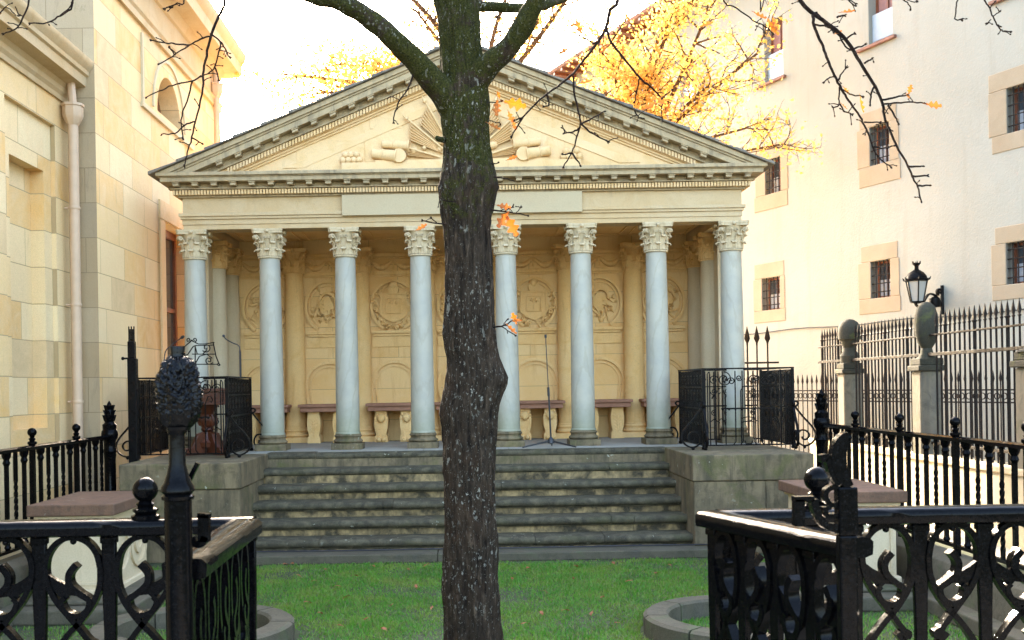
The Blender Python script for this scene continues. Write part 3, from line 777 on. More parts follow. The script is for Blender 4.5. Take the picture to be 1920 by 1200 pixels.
b = MB(); b.add([(XF - .3, yL - rL, zL)] + [(XF - .3, yL + rL * math.cos(PI * i / nA), zL + rL * math.sin(PI * i / nA)) for i in range(nA + 1)], [tuple(range(nA + 2))])
wn_ = b.build('lunette_window', M['doorwood'], lb, smooth=0)
b = MB(); b.strip([(XF, yL + .9 * math.cos(PI * i / 24), zL + .9 * math.sin(PI * i / 24)) for i in range(25)], (1, 0, 0), .05, .05)
b.strip([(XF, 15.35, zL - .12), (XF, 18.25, zL - .12)], (1, 0, 0), .08, .07); b.strip([(XF, 15.42, zL - .1), (XF, 15.42, 7.2)], (1, 0, 0), .06, .06)
b.build('lunette_frame', M['cream'], lb, smooth=50)
b = MB(); b.box(XF - .002, XF + .025, 16.18, 16.44, 1.16, 4.64); b.box(XF - .002, XF + .025, 17.82, 18.08, 1.16, 4.64); b.box(XF - .002, XF + .03, 16.16, 18.1, 4.641, 4.93)
b.build('door_surround', M['sand_y'], lb, smooth=0, bevel=.006)
b = MB(); y0, y1 = 16.462, 17.798
b.box(XF - .258, XF - .18, y0, y0 + .09, 1.16, 4.618); b.box(XF - .258, XF - .18, y1 - .09, y1, 1.16, 4.618); b.box(XF - .258, XF - .18, y0 + .091, y1 - .091, 4.5, 4.618); b.box(XF - .258, XF - .18, y0 + .091, y1 - .091, 1.16, 1.6); b.box(XF - .25, XF - .19, y0 + .091, y1 - .091, 3.3, 3.37)
dr = b.build('door', M['doorwood'], lb, smooth=0, bevel=.006)
b = MB(); b.box(XF - .245, XF - .225, y0 + .08, y1 - .08, 1.6, 4.5); b.build('pane', M['glass'], dr, smooth=0)
# near cornice: profile swept along Y
def cornice(prof, x, y0, y1, name, mat, parent):
    bb = MB(); bb.prism([(x + p, z) for p, z in prof], lambda p, t: (p[0], t, p[1]), y0, y1)
    return bb.build(name, mat, parent, smooth=30)
ncp = [(-.3, 5.62), (.03, 5.62), (.03, 5.68), (.06, 5.72), (.06, 5.78), (.09, 5.83), (.24, 5.86), (.25, 5.97), (.28, 5.99), (.285, 6.04), (.33, 6.10), (.345, 6.14), (.345, 6.17), (-.3, 6.25)]
cornice(ncp, XN, .8, YR - .003, 'near_cornice', M['sand'], lb)
fcp = [(-.3, 7.30), (.05, 7.30), (.05, 7.40), (.08, 7.44), (.012, 7.46), (.012, 7.9), (.05, 7.92), (.08, 8.0), (.12, 8.06), (.36, 8.10), (.37, 8.3), (.42, 8.36), (.46, 8.46), (.46, 8.5), (-.4, 8.65)]
cornice(fcp[:9] + [(-.3, 8.06)], XF, YR, YE + .05, 'architrave', M['sand'], lb)
cornice([(-.4, 8.061), (.12, 8.061)] + fcp[9:], XF, YR, YE + .42, 'far_cornice', M['sand'], lb)
b = MB(); b.add([(-5.0, 1, 6.22), (-5.0, YR, 6.22), (-12, YR, 8.0), (-12, 1, 8.0)], [(0, 1, 2, 3)]); b.add([(-4.9, YR, 8.64), (-4.9, YE + .4, 8.64), (-12, YE + .4, 10.5), (-12, YR, 10.5)], [(0, 1, 2, 3)])
b.box(-12, -4.9, 1, 1.1, 0, 6); b.build('roof', M['tile'], lb, smooth=0)
def downpipe(x, y, z0, z1, zh, name):
    bb = MB(); bb.tube([(x, y, z0), (x, y, zh)], .062, 16)
    for z in (1.9, 3.1, 4.3): bb.lathe([(.066, -.02), (.072, 0), (.066, .02)], (x, y, z), 16); bb.tube([(x - .12, y, z), (x - .05, y, z)], .014, 6)
    o = bb.build(name, M['pinkpipe'], lb)
    hb = MB()
    hb.lathe([(.066, zh - .12), (.08, zh - .10), (.115, zh - .03), (.125, zh), (.125, zh + .11), (.138, zh + .115), (.138, zh + .145), (.11, zh + .15), (.10, zh + .13)], (x, y, 0), 8, a0=PI / 8, a1=2 * PI + PI / 8)
    hb.tube([(x, y, zh + .14), (x - .02, y, z1)], .05, 12)
    hb.build('hopper', M['pinkpipe'], o, smooth=30)
downpipe(XN + .15, YR - .22, .4, 5.86, 5.44, 'downpipe')
downpipe(XF + .09, YE - .55, .4, 7.9, 7.55, 'downpipe')

# ------------------------------------------------------------------ white rendered building on the right
dW = Vector((-.382, 1, 0)).normalized(); nW = Vector((-dW.y, dW.x, 0))     # nW points out of the wall (towards the court)
W0 = Vector((8.5, 19, 0))
def hitW(px, py):
    d = P(px, py, 1.0) - Vector((0, 0, EYE)); o = Vector((0, 0, EYE))
    t = (W0 - o).dot(nW) / d.dot(nW); p = o + d * t
    return (p - W0).dot(dW), p.z
def WW(s_, z, d): q = W0 + dW * s_ - nW * d; return (q.x, q.y, z)
wb = thing('white_building', 'tall white rendered building with stone framed barred windows and tiled eave', 'building', (8.5, 19, 0))
WINS = [  # opening rect in the photo, surround rect, kind
    ((1429, 520, 1463, 581), (1414, 492, 1472, 604), 'b'), ((1633, 488, 1670, 558), (1612, 457, 1687, 587), 'b'), ((1887, 452, 1938, 531), (1862, 420, 1958, 560), 'b'),
    ((1435, 297, 1464, 362), (1414, 270, 1478, 392), 'b'), ((1631, 233, 1668, 307), (1611, 203, 1686, 345), 'b'), ((1888, 158, 1938, 244), (1858, 124, 1958, 278), 'b'),
    ((1434, 36, 1468, 150), None, 't'), ((1629, -48, 1673, 77), None, 't'), ((1276, 108, 1302, 206), None, 't'), ((1885, -150, 1938, -18), None, 't')]
rects = []
for (o, su, k) in WINS:
    def rc4(r):
        cx, cy = (r[0] + r[2]) / 2, (r[1] + r[3]) / 2
        s1, _ = hitW(r[0], cy); s0, _ = hitW(r[2], cy); _, z1 = hitW(cx, r[1]); _, z0 = hitW(cx, r[3])
        return (s0, s1, z0, z1)
    rects.append((rc4(o), rc4(su) if su else None, k))
b = MB()
holes_wall(b, -14, 18, 0, 11.45, [r[0] for r in rects], WW, .24)
b.build('wall', M['plaster'], wb, smooth=0)
for s_ in (18, -14):
    b = MB(); b.add([WW(s_, 0, 0), WW(s_, 0, 9), WW(s_, 11.4, 9), WW(s_, 11.4, 0)], [(0, 1, 2, 3)]); b.build('end_wall', M['plaster'], wb, smooth=0)
rw = random.Random(5)
for (o, su, k) in rects:
    s0, s1, z0, z1 = o
    fb = MB(); t = .045
    for (a, c_, e, f) in ((s0, s0 + t, z0, z1), (s1 - t, s1, z0, z1), (s0 + t, s1 - t, z0, z0 + t), (s0 + t, s1 - t, z1 - t, z1), ((s0 + s1) / 2 - .02, (s0 + s1) / 2 + .02, z0 + t, z1 - t)):
        vs = [WW(s_, z, d) for d in (.17, .22) for z in (e, f) for s_ in (a, c_)]
        fb.add(vs, [(0, 1, 3, 2), (4, 6, 7, 5), (0, 4, 5, 1), (2, 3, 7, 6), (0, 2, 6, 4), (1, 5, 7, 3)])
    win = fb.build('window', M['doorwood'], wb, smooth=0)
    gb = MB(); gb.add([WW(s0, z0, .2), WW(s1, z0, .2), WW(s1, z1, .2), WW(s0, z1, .2)], [(0, 1, 2, 3)]); gb.build('pane', M['glass'] if k == 'b' else M['blind'], win, smooth=0)
    def slab(bb, a, c_, e, f, d0, d1):
        vs = [WW(s_, z, d) for d in (d0, d1) for z in (e, f) for s_ in (a, c_)]
        bb.add(vs, [(0, 1, 3, 2), (4, 6, 7, 5), (0, 4, 5, 1), (2, 3, 7, 6), (0, 2, 6, 4), (1, 5, 7, 3)])
    if k == 'b':
        cb = MB(); slab(cb, s0 + .05, s1 - .05, z0 + .04, z0 + (z1 - z0) * .5, .185, .195); cb.build('curtain', M['curtain'], win, smooth=0)
        gr = MB()
        for j in range(1, 5):
            s_ = s0 + (s1 - s0) * j / 5; gr.tube([WW(s_, z0 - .01, .03), WW(s_, z1 + .01, .03)], .012, 6)
        for j in range(1, 5):
            z = z0 + (z1 - z0) * (j - .3) / 4.4; gr.tube([WW(s0 - .02, z, .03), WW(s1 + .02, z, .03)], .011, 6)
        gr.build('grille', M['spear'], win)
        a0, a1, e0, e1 = su
        sb = MB(); j1, j2 = rw.uniform(-.05, .06), rw.uniform(-.05, .06)
        slab(sb, a0 + j1, a1 - j2, z1 + .001, e1, -.012, .1); slab(sb, a0 - j1 * .6, a1 + j2 * .4, e0, z0 - .001, -.014, .1)
        slab(sb, a0, s0 + .0, z0, z1, -.015, .1); slab(sb, s1 - .0, a1 + j1, z0, z1, -.013, .1)
        sb.build('surround', M['surround'], win, smooth=0, bevel=.012)
    else:
        pb_ = MB(); slab(pb_, s0 + .02, s1 - .02, z0 + .06, z0 + (z1 - z0) * .46, .06, .075); pb_.build('panel', M['blueglass'], win, smooth=0)
        sb = MB(); slab(sb, s0 - .1, s1 + .3, z0 - .06, z0 - .002, -.07, .05); sb.build('sill', M['tile'], win, smooth=0, bevel=.008)
        sb = MB(); slab(sb, s1 + .001, s1 + .16, z0, z1 + .05, -.012, .05); sb.build('jamb', M['plaster'], win, smooth=0)
b = MB()
ev = [(.0, 11.35), (-.75, 11.37), (-.78, 11.45), (-.1, 11.65), (.5, 11.85), (6, 13.15), (6, 11.35)]
b.prism(ev, lambda p, t: WW(t, p[1], p[0]), -14, 18.5)
roof = b.build('roof', M['tile'], wb, smooth=0)
b = MB()
for i in range(66):
    s_ = -14 + i * .5; b.prism([(-.72, 11.28), (.0, 11.26), (.0, 11.348), (-.72, 11.365)], lambda p, t: WW(t, p[1], p[0]), s_, s_ + .11)
b.build('rafter_row', M['doorwood'], roof, smooth=0)
b = MB(); b.tube([WW(s_, hitW(1700, 600)[1] + .02 * math.sin(s_ * 2), -.03) for s_ in np.linspace(-6, 16, 40)], .012, 5); b.build('wall_cable', M['blackplastic'], wb)

# wall lantern
sL, zLn = hitW(1768, 560)
base = Vector(WW(sL, zLn, 0))
lt = thing('wall_lantern', 'black wrought iron wall lantern with milky glass on a scrolled bracket', 'lamp', tuple(base))
b = MB()
def LB(a, z): return Vector(base) + nW * (a * .58) + Vector((0, 0, z * .62))       # a = distance out from the wall
b.tube([LB(.03, -.45), LB(.03, .38)], .03, 8)
pln = dW
def SPL(pts, w=.04, th=.03): b.strip([LB(a, z) for a, z in pts], pln, w, th)
SPL([(p.x, p.y) for p in smooth_path([Vector((.03, -.25)), Vector((.25, .05)), Vector((.55, .12)), Vector((.78, -.12)), Vector((.92, -.24)), Vector((1.06, -.18)), Vector((1.08, .0)), Vector((1.0, .12))], 6)])
SPL(spiral((.33, -.12), .16, .03, R(60), 1.5, 24)); SPL(spiral((.15, .2), .1, .02, R(-80), 1.3, 20)); SPL(spiral((.85, -.05), .09, .02, R(200), 1.4, 20), .03, .022)
b.lathe([(.001, -.08), (.09, -.08), (.1, 0), (.09, .08), (.001, .08)], tuple(LB(.33, -.12)), 12)
b.build('bracket', M['iron_mat'], lt)
LC = Vector(base) + nW * .59 + Vector((0, 0, -.10))
b = MB()
KL = .74
def lan(prof, n=6): b.lathe([(r_ * KL, z_ * KL) for r_, z_ in prof], tuple(LC), n, a0=.3, a1=2 * PI + .3)
lan([(.02, 0), (.15, .03), (.16, .06), (.13, .06)]); lan([(.25, .53), (.30, .55), (.30, .58), (.24, .60)], 6)
lan([(.24, .60), (.23, .66), (.17, .74), (.09, .79), (.05, .82), (.05, .90), (.08, .93), (.09, .97), (.04, .98)], 12)
for i in range(6):
    a = .3 + i * PI / 3; e = Vector((math.cos(a), math.sin(a), 0))
    b.tube([LC + (e * .15 + Vector((0, 0, .05))) * KL, LC + (e * .25 + Vector((0, 0, .55))) * KL], .012, 5)
    b.tube([LC + (e * .29 + Vector((0, 0, .57))) * KL, LC + (e * .33 + Vector((0, 0, .63))) * KL], [.02, .005], 5); b.tube([LC + (e * .08 + Vector((0, 0, .95))) * KL, LC + (e * .1 + Vector((0, 0, 1.02))) * KL], [.02, .004], 5)
b.build('lantern_frame', M['iron_mat'], lt, smooth=30)
b = MB(); lan([(.14, .055), (.235, .54)]); b.build('glass', M['milkglass'], lt, smooth=0)

# ------------------------------------------------------------------ tall spear fence with stone pillars
XS = 6.5
wl = thing('boundary_wall', 'low stone wall under the tall spear fence catching the sun', 'wall', (XS, 14, 0))
b = MB(); b.box(XS - .17, XS + .17, 8.0, 19.6, 0, .88); b.build('wall_body', M['cream'], wl, smooth=0); b = MB(); b.box(XS - .2, XS + .2, 7.97, 19.63, .881, .96); b.build('coping', M['cream'], wl, smooth=0, bevel=.01)
sf = thing('spear_fence', 'tall black iron fence of spear-headed bars along the right side', 'fence', (XS, 14, .96))
def spear(bb, x, y, z0, z1, r=.013, k=1.0):
    bb.tube([(x, y, z0), (x, y, z1)], r, 6)
    bb.tube([(x, y, z1 - .0), (x, y, z1 + .02), (x, y, z1 + .035), (x, y, z1 + .09 * k), (x, y, z1 + .22 * k)], [r, r * 1.7, r * .9, .026 * k, .002], 5)
PYS = [18.0, 15.0, 12.15]
y = 8.2
ns = 0
while y < 19.5 and ns < 95:
    if all(abs(y - p) > .22 for p in PYS):
        bb = MB(); spear(bb, XS, y, .93, 2.72, .014 if ns % 6 else .024); bb.build('spear', M['spear'], sf); ns += 1
    y += .138
for z, h in ((1.12, .02), (2.35, .022), (2.62, .012)):
    b = MB(); b.box(XS - .028, XS + .028, 8.0, 19.55, z - h, z + h); b.build('rail', M['spear'], sf, smooth=0, bevel=.004)
plab = ['grey stone fence pillar with round moss-capped ball, farthest along the spear fence', 'grey stone fence pillar topped by a dark egg-shaped ball below the wall lantern', 'grey stone fence pillar at the right edge of the picture']
for i, y in enumerate(PYS):
    t = thing('stone_pillar', plab[i], 'pillar', (XS, y, 0), 'stone pillars of the spear fence')
    b = MB(); b.box(XS - .16, XS + .16, y - .16, y + .16, 0, 2.12); b.build('shaft', M['pillar'], t, smooth=0, bevel=.03)
    b = MB(); b.box(XS - .2, XS + .2, y - .2, y + .2, 2.121, 2.2); b.box(XS - .165, XS + .165, y - .165, y + .165, 2.201, 2.3); b.build('cap', M['ball'], t, smooth=0, bevel=.015)
    b = MB()
    if i == 1: b.lathe([(.13, 2.3), (.09, 2.36), (.07, 2.44), (.09, 2.47), (.125, 2.53), (.150, 2.63), (.160, 2.76), (.152, 2.90), (.118, 3.02), (.06, 3.08), (.001, 3.095)], (XS, y, 0), 24)
    elif i == 0: b.lathe([(.15, 2.3), (.16, 2.42), (.11, 2.5), (.10, 2.56), (.13, 2.62), (.14, 2.68), (.185, 2.70), (.19, 2.80), (.178, 2.90), (.14, 2.98), (.07, 3.03), (.001, 3.045)], (XS, y, 0), 24)
    else: b.lathe([(.2, 2.3), (.15, 2.34), (.001, 2.36)], (XS, y, 0), 24)
    b.build('finial', M['ball'], t)
# short return of three spears beside the portico
tg = thing('spear_gate', 'three spear-headed bars with a rail standing beside the portico corner', 'fence', (4.75, 18.0, 0))
for px in (1401, 1419, 1439):
    q = P(px, 640, 18.0); bb = MB(); bb.tube([(q.x, 18, 0), (q.x, 18, 2.62)], .014, 6); bb.tube([(q.x, 18, 2.62), (q.x, 18, 2.67), (q.x, 18, 2.74), (q.x, 18, 2.95)], [.014, .018, .05, .003], 4); bb.build('spear', M['spear'], tg)
for z in (.5, 2.33): b = MB(); b.box(4.5, 5.3, 17.985, 18.015, z - .015, z + .015); b.build('rail', M['spear'], tg, smooth=0)
# hooped fence in front of the white building
hf = thing('hoop_fence', 'dark fence with hooped tops in front of the white building', 'fence', WW(2, 0, -.9))
for i in range(96):
    s_ = -6.0 + i * .14
    bb = MB(); bb.tube([WW(s_, .35, -.9), WW(s_, 1.95, -.9)], .011, 5); bb.tube([WW(s_, 1.95, -.9), WW(s_, 2.0, -.9), WW(s_, 2.14, -.9)], [.012, .026, .002], 5)
    q = Vector(WW(s_ + .07, 1.72, -.9)); bb.strip([q + dW * (.05 * math.cos(a)) + Vector((0, 0, .05 * math.sin(a))) for a in [2 * PI * j / 12 for j in range(12)]], nW, .012, .014, closed=True)
    bb.build('bar', M['spear'], hf)
for z in (.5, 1.62, 1.82):
    b = MB(); b.strip([WW(-6.1, z, -.9), WW(7.4, z, -.9)], nW, .03, .025); b.build('rail', M['spear'], hf, smooth=0)
b = MB(); b.prism([(-1.0, 0), (-.8, 0), (-.8, .4), (-1.0, .4)], lambda p, t: WW(t, p[1], p[0]), -6.2, 7.5); b.build('kerb', M['cream'], hf, smooth=0)

# ------------------------------------------------------------------ benches along the back wall
bl = {-3.19: 'stone bench with red slab nearest the wooden lectern', -2.185: 'stone bench behind the third column from the left, plain carved legs', -1.128: 'stone bench with lion-carved legs left of the tree trunk',
      0: 'stone bench at the middle of the porch behind the tree trunk', 1.128: 'stone bench with lion-carved legs behind the microphone stand', 2.185: 'stone bench with plain carved legs right of the microphone stand', 3.19: 'stone bench partly hidden behind the right iron railing'}
for bx in BAYS:
    t = thing('stone_bench', bl[bx], 'bench', (bx, 16.9, FZ), 'stone benches along the back wall')
    hw = .40 if bx else .46
    b = MB(); b.box(bx - hw - .03, bx + hw + .03, 16.62, YB - .004, FZ + .565, FZ + .61); b.box(bx - hw, bx + hw, 16.655, YB - .004, FZ + .49, FZ + .564); b.build('seat', M['bench'], t, smooth=0, bevel=.008)
    lion = abs(abs(bx) - 1.128) < .1
    for sx in (-1, 1):
        lx = bx + sx * .2; b = MB()
        prof = [(-.1, 0), (.1, 0), (.1, .08), (.075, .12), (.1, .22), (.105, .34), (.09, .44), (.085, .488), (-.085, .488), (-.09, .44), (-.105, .34), (-.1, .22), (-.075, .12), (-.1, .08)]
        b.prism([(lx + x, FZ + z) for x, z in prof], lambda p, t_: (p[0], t_, p[1]), 16.74, 17.1)
        if lion:
            b.ball((lx, 16.745, FZ + .38), .072, 10); b.ball((lx, 16.69, FZ + .345), .034, 8); b.tube([(lx, 16.72, FZ + .42), (lx, 16.68, FZ + .36)], .018, 6)
            for q in (-1, 1): b.ball((lx + q * .03, 16.70, FZ + .40), .012, 6); b.ball((lx + q * .07, 16.74, FZ + .43), .022, 6); b.ball((lx + q * .04, 16.72, FZ + .04), .04, 8)
            for q in range(7): a = PI * (q / 6) ; b.ball((lx + .085 * math.cos(a + PI * 0), 16.76, FZ + .375 - .08 * math.sin(a)), .028, 6)
            b.box(lx - .05, lx + .05, 16.725, 16.76, FZ + .2, FZ + .215)
            b.strip([(lx - .05, 16.735, FZ + .18), (lx - .03, 16.735, FZ + .06)], (0, 1, 0), .03, .02); b.strip([(lx + .05, 16.735, FZ + .18), (lx + .03, 16.735, FZ + .06)], (0, 1, 0), .03, .02)
        else:
            b.tube([(lx, 16.74, FZ + .1), (lx, 16.735, FZ + .36)], .012, 6)
            for q in range(5):
                for r_ in (-1, 1): b.tube([(lx, 16.74, FZ + .12 + q * .05), (lx + r_ * .065, 16.738, FZ + .17 + q * .05)], [.012, .005], 5)
        b.build('leg', M['ochre'], t, smooth=40)

# ------------------------------------------------------------------ iron balustrades on the side blocks
def balustrade(sx, label):
    x0, x1 = sorted((sx * 3.0, sx * 4.13)); y0, y1 = 13.45, 14.9
    if sx < 0: x0 += .0
    t = thing('iron_balustrade', label, 'railing', ((x0 + x1) / 2, 14.1, FZ), 'wrought iron balustrades at the ends of the steps')
    H = 1.02
    def fr(o, u):
        o = Vector(o); u = Vector(u)
        return (lambda a, z: o + u * a + Vector((0, 0, FZ + z))), Vector((-u.y, u.x, 0))
    def panel(name, o, u, L, dense):
        f, nn = fr(o, u); b = MB()
        def S(pts, w=.016, th=.012): b.strip([f(a, z) for a, z in pts], nn, w, th)
        S([(0, .055), (L, .055)], .02, .018)
        if dense:
            n = int(L / .062)
            for i in range(n):
                a = .05 + (L - .1) * i / (n - 1)
                S([(a, .06), (a, H - .02)], .014, .012)
            for i in range(0, n - 2, 3):
                a = .05 + (L - .1) * (i + 1) / (n - 1)
                S(spiral((a, .88), .07, .012, 0, 1.6, 22)); S(spiral((a, .72), .05, .01, PI, 1.6, 18)); S([(a - .05, .30), (a, .34), (a + .05, .30)]); S([(a - .03, .62), (a, .68), (a + .03, .62)], .02, .02)
                S(spiral((a, .42), .045, .01, 1, 1.4, 16))
            S([(.05, .52), (L - .05, .52)], .02, .02); S([(.05, .79), (L - .05, .79)], .014, .014)
        else:
            c = L / 2
            for m_ in (1, -1):
                def g(a): return c + m_ * a
                def SS(pts, w=.016, th=.012): S([(g(a), z) for a, z in pts], w, th)
                SS([(c - .02, .06), (c - .02, H - .02)]); SS([(c - .055, .06), (c - .055, .95), (c - .07, .98), (c - .085, .95), (c - .085, .06)])
                SS([(c - .155, .06), (c - .155, H - .02)], .018, .016)
                SS(spiral((c - .265, .885), .095, .015, PI / 2, 1.7, 30))
                SS([(c - .28, .06), (c - .28, .68), (c - .24, .78), (c - .2, .77), (c - .185, .73), (c - .2, .70), (c - .22, .72)])
                SS([(c - .28, .30), (c - .26, .37), (c - .22, .39), (c - .19, .36), (c - .2, .33)])
                for a in (.07, .16): SS([(a + .03, .06), (a, .1), (a, H - .03)])
                SS([(.0, .07), (.035, .07), (.05, .11)])
                SS(spiral((.21, .86), .05, .01, 0, 1.5, 20)); SS(spiral((.11, .90), .04, .01, PI, 1.5, 20))
            S([(c - .34, .515), (c + .34, .515)], .022, .02)
            for i in range(9): b.ball(f(c - .32 + i * .08, .505), .014, 5)
            S([(c - .09, .06), (c - .09, .74), (c - .06, .79), (c + .06, .79), (c + .09, .74), (c + .09, .06)]); S([(c - .09, .39), (c, .41), (c + .09, .39)]); S([(c - .09, .34), (c, .355), (c + .09, .34)])
        b.build(name, M['iron_mat'], t, smooth=40)
    panel('front_panel', (x0, y0, 0), (1, 0, 0), x1 - x0, False)
    panel('back_panel', (x0, y1, 0), (1, 0, 0), x1 - x0, True)
    panel('side_panel', (x0, y0, 0), (0, 1, 0), y1 - y0, True); panel('side_panel', (x1, y0, 0), (0, 1, 0), y1 - y0, True)
    b = MB(); b.strip([(x0, y0, FZ + H), (x1, y0, FZ + H), (x1, y1, FZ + H), (x0, y1, FZ + H)], (0, 0, 1), .018, .045, closed=True); b.build('top_rail', M['iron_mat'], t, smooth=0)
    for px in (x0, x1):
        for py in (y0, y1):
            b = MB(); b.box(px - .016, px + .016, py - .016, py + .016, FZ + .03, FZ + H - .01); b.lathe([(.001, 0), (.026, .005), (.03, .025), (.022, .045)], (px, py, FZ), 10); b.build('corner_post', M['iron_mat'], t, smooth=30)
    for (px, py, d) in [(x0, y0, (-1, 0, 0)), (x0, y1, (-1, 0, 0)), (x1, y0, (1, 0, 0)), (x1, y1, (1, 0, 0)), (x0, y0, (0, -1, 0)), (x1, y0, (0, -1, 0))]:
        k = .85 if d[1] else 1.2
        f, nn = fr((px, py, 0), d); b = MB()
        pts = [(p.x, p.y) for p in smooth_path([Vector(q) for q in ((.03, .50), (.055, .535), (.03, .56), (-.005, .54), (.02, .5), (.1, .38), (.2, .25), (.235, .155), (.2, .07), (.12, .03), (.05, .07), (.035, .14), (.07, .21), (.13, .21), (.165, .16), (.14, .11), (.1, .11), (.09, .14))], 4)]
        b.strip([f(a * k, z * 1.06) for a, z in pts], nn, .026, .021)
        b.ball(f(.115 * k, .018), .022, 7)
        b.build('scroll_bracket', M['iron_mat'], t, smooth=50)
    return t
balustrade(-1, 'black wrought iron railing on the left block, fenced round the wooden lectern')
balustrade(1, 'black wrought iron railing on the right block, dense and empty inside')

# wooden lectern, book rest, microphones
t = thing('carved_lectern', 'carved red-brown wooden lectern inside the left iron railing', 'lectern', (-3.45, 14.25, FZ))
lx, ly = -3.45, 14.25
b = MB(); b.box(lx - .36, lx + .36, ly - .24, ly + .24, FZ + .84, FZ + .88); b.box(lx - .32, lx + .32, ly - .2, ly + .2, FZ + .7, FZ + .838); b.box(lx - .34, lx + .34, ly - .22, ly + .22, FZ + .66, FZ + .699)
for i in range(7): b.box(lx - .29 + i * .085, lx - .24 + i * .085, ly - .212, ly - .199, FZ + .73, FZ + .81)
b.build('desk_top', M['wood'], t, smooth=0, bevel=.008)
b = MB(); b.lathe([(.13, .1), (.14, .16), (.09, .2), (.07, .26), (.06, .3), (.09, .33), (.075, .36), (.11, .4), (.125, .45), (.12, .5), (.085, .54), (.095, .57), (.12, .6), (.15, .66)], (lx, ly, FZ), 20)
for i in range(10): a = 2 * PI * i / 10; b.tube([(lx + .1 * math.cos(a), ly + .1 * math.sin(a), FZ + .39), (lx + .13 * math.cos(a), ly + .13 * math.sin(a), FZ + .46), (lx + .1 * math.cos(a), ly + .1 * math.sin(a), FZ + .53)], .018, 6)
b.build('stem', M['wood'], t)
for i in range(4):
    a = PI / 4 + i * PI / 2; e = Vector((math.cos(a), math.sin(a), 0)); tn = Vector((-e.y, e.x, 0)); b = MB()
    prof = [(.05, .0), (.36, .0), (.38, .05), (.33, .1), (.26, .1), (.2, .2), (.16, .28), (.1, .3), (.05, .3)]
    b.prism(prof, lambda p, q: Vector((lx, ly, FZ)) + e * p[0] + tn * q + Vector((0, 0, p[1])), -.035, .035)
    b.build('foot', M['wood'], t, smooth=0, bevel=.008)
t = thing('book_rest', 'scrolled black iron book rest tilted above the left railing', 'book rest', (-3.3, 13.6, FZ + 1.02))
b = MB(); q = lambda x, y: P(x, y, 13.65)
def SQ(pts, w=.014, th=.012): b.strip([q(x, y) for x, y in pts], (0, 1, 0), w, th)
SQ([(330, 652), (346, 650), (358, 640)]); SQ([(330, 652), (334, 668), (352, 665), (362, 650), (366, 648)]); SQ([(366, 648), (400, 647)]); SQ([(362, 683), (408, 683)]); SQ([(400, 643), (405, 668), (412, 685)]); SQ([(360, 664), (404, 664)]); SQ([(366, 648), (366, 683)])
SQ(spiral((387, 652), 9, 1, 2.5, -1.4, 18)); SQ(spiral((392, 676), 8, 1, .5, 1.4, 18)); SQ(smooth_path([Vector((358, 640, 0)), Vector((372, 645, 0)), Vector((385, 645, 0)), Vector((402, 643, 0))], 4) and [(358, 638), (372, 645), (385, 645), (402, 642)])
SQ(spiral((354, 637), 5, 1, 0, 1.3, 12)); SQ(spiral((365, 637), 5, 1, PI, -1.3, 12)); SQ([(366, 650), (370, 664), (380, 664), (388, 656)]); SQ([(366, 682), (374, 668), (388, 664), (398, 672)]); SQ(spiral((410, 683), 3, 1, 0, 1, 8))
b.build('rest_frame', M['iron_mat'], t, smooth=50)
b = MB(); b.tube([q(366, 684), q(366, 707)], .012, 6); b.build('stem', M['iron_mat'], t)
for lab, pts in (('thin gooseneck microphone rising left of the book rest', [(308, 708), (308, 676), (311, 658), (322, 647), (342, 632)]), ('thin gooseneck microphone rising right of the book rest', [(451, 708), (450, 660), (447, 648), (436, 643), (424, 636), (420, 631)])):
    pp = smooth_path([P(x, y, 13.62) for x, y in pts], 5)
    t = thing('gooseneck_microphone', lab, 'microphone', tuple(pp[0]), 'gooseneck microphones at the lectern')
    b = MB(); b.tube(pp, [.013 if i < 6 else .007 for i in range(len(pp))], 6); b.build('gooseneck', M['blackplastic'], t)
    b = MB(); b.tube([pp[-2], pp[-1], pp[-1] + (pp[-1] - pp[-2]).normalized() * .025], [.014, .02, .012], 8); b.build('capsule', M['blackplastic'], t)
mx, my = P(1033, 830, 14.55).x, 14.55
t = thing('microphone_stand', 'thin black microphone stand with tripod base at the top of the steps', 'microphone stand', (mx, my, FZ))
tp = P(1023, 632, 14.55); b = MB(); b.tube([(mx, my, FZ + .12), (mx - .02, my, FZ + .75)], .012, 8); b.tube([(mx - .02, my, FZ + .70), (mx - .024, my, FZ + .82)], .017, 8); b.tube([(mx - .022, my, FZ + .8), (tp.x, my, tp.z)], .006, 6); b.build('pole', M['blackplastic'], t)
b = MB(); b.tube([(tp.x, my, tp.z - .01), (tp.x, my, tp.z + .035)], [.017, .018], 8); b.build('microphone', M['blackplastic'], t)
b = MB(); b.lathe([(.015, .14), (.045, .1), (.05, .06), (.02, .05)], (mx, my, FZ), 10); b.build('hub', M['blackplastic'], t)
for a in (R(200), R(320), R(85)):
    b = MB(); b.tube([(mx, my, FZ + .09), (mx + .42 * math.cos(a), my + .32 * math.sin(a), FZ + .012)], [.014, .010], 6); b.build('leg', M['blackplastic'], t)
t = MB(); pc = [(mx, my - .2, FZ + .02), (mx + .03, 14.19, FZ + .012), (mx + .02, 14.16, FZ - .04), (mx + .03, 14.17, FZ - .15), (mx + .2, 14.12, FZ - .18), (mx + .6, 14.1, FZ - .18)]
tag(t.build('microphone_cable', M['blackplastic'], smooth=40), 'thin black cable hanging from the microphone stand over the top step', 'cable')
t = MB(); t.tube(smooth_path([(-3.0 + i * .6, 12.47 + .015 * math.sin(i * 1.7), .115) for i in range(11)], 4), .008, 5)
tag(t.build('ground_cable', M['blackplastic']), 'black cable lying along the foot of the bottom step', 'cable')

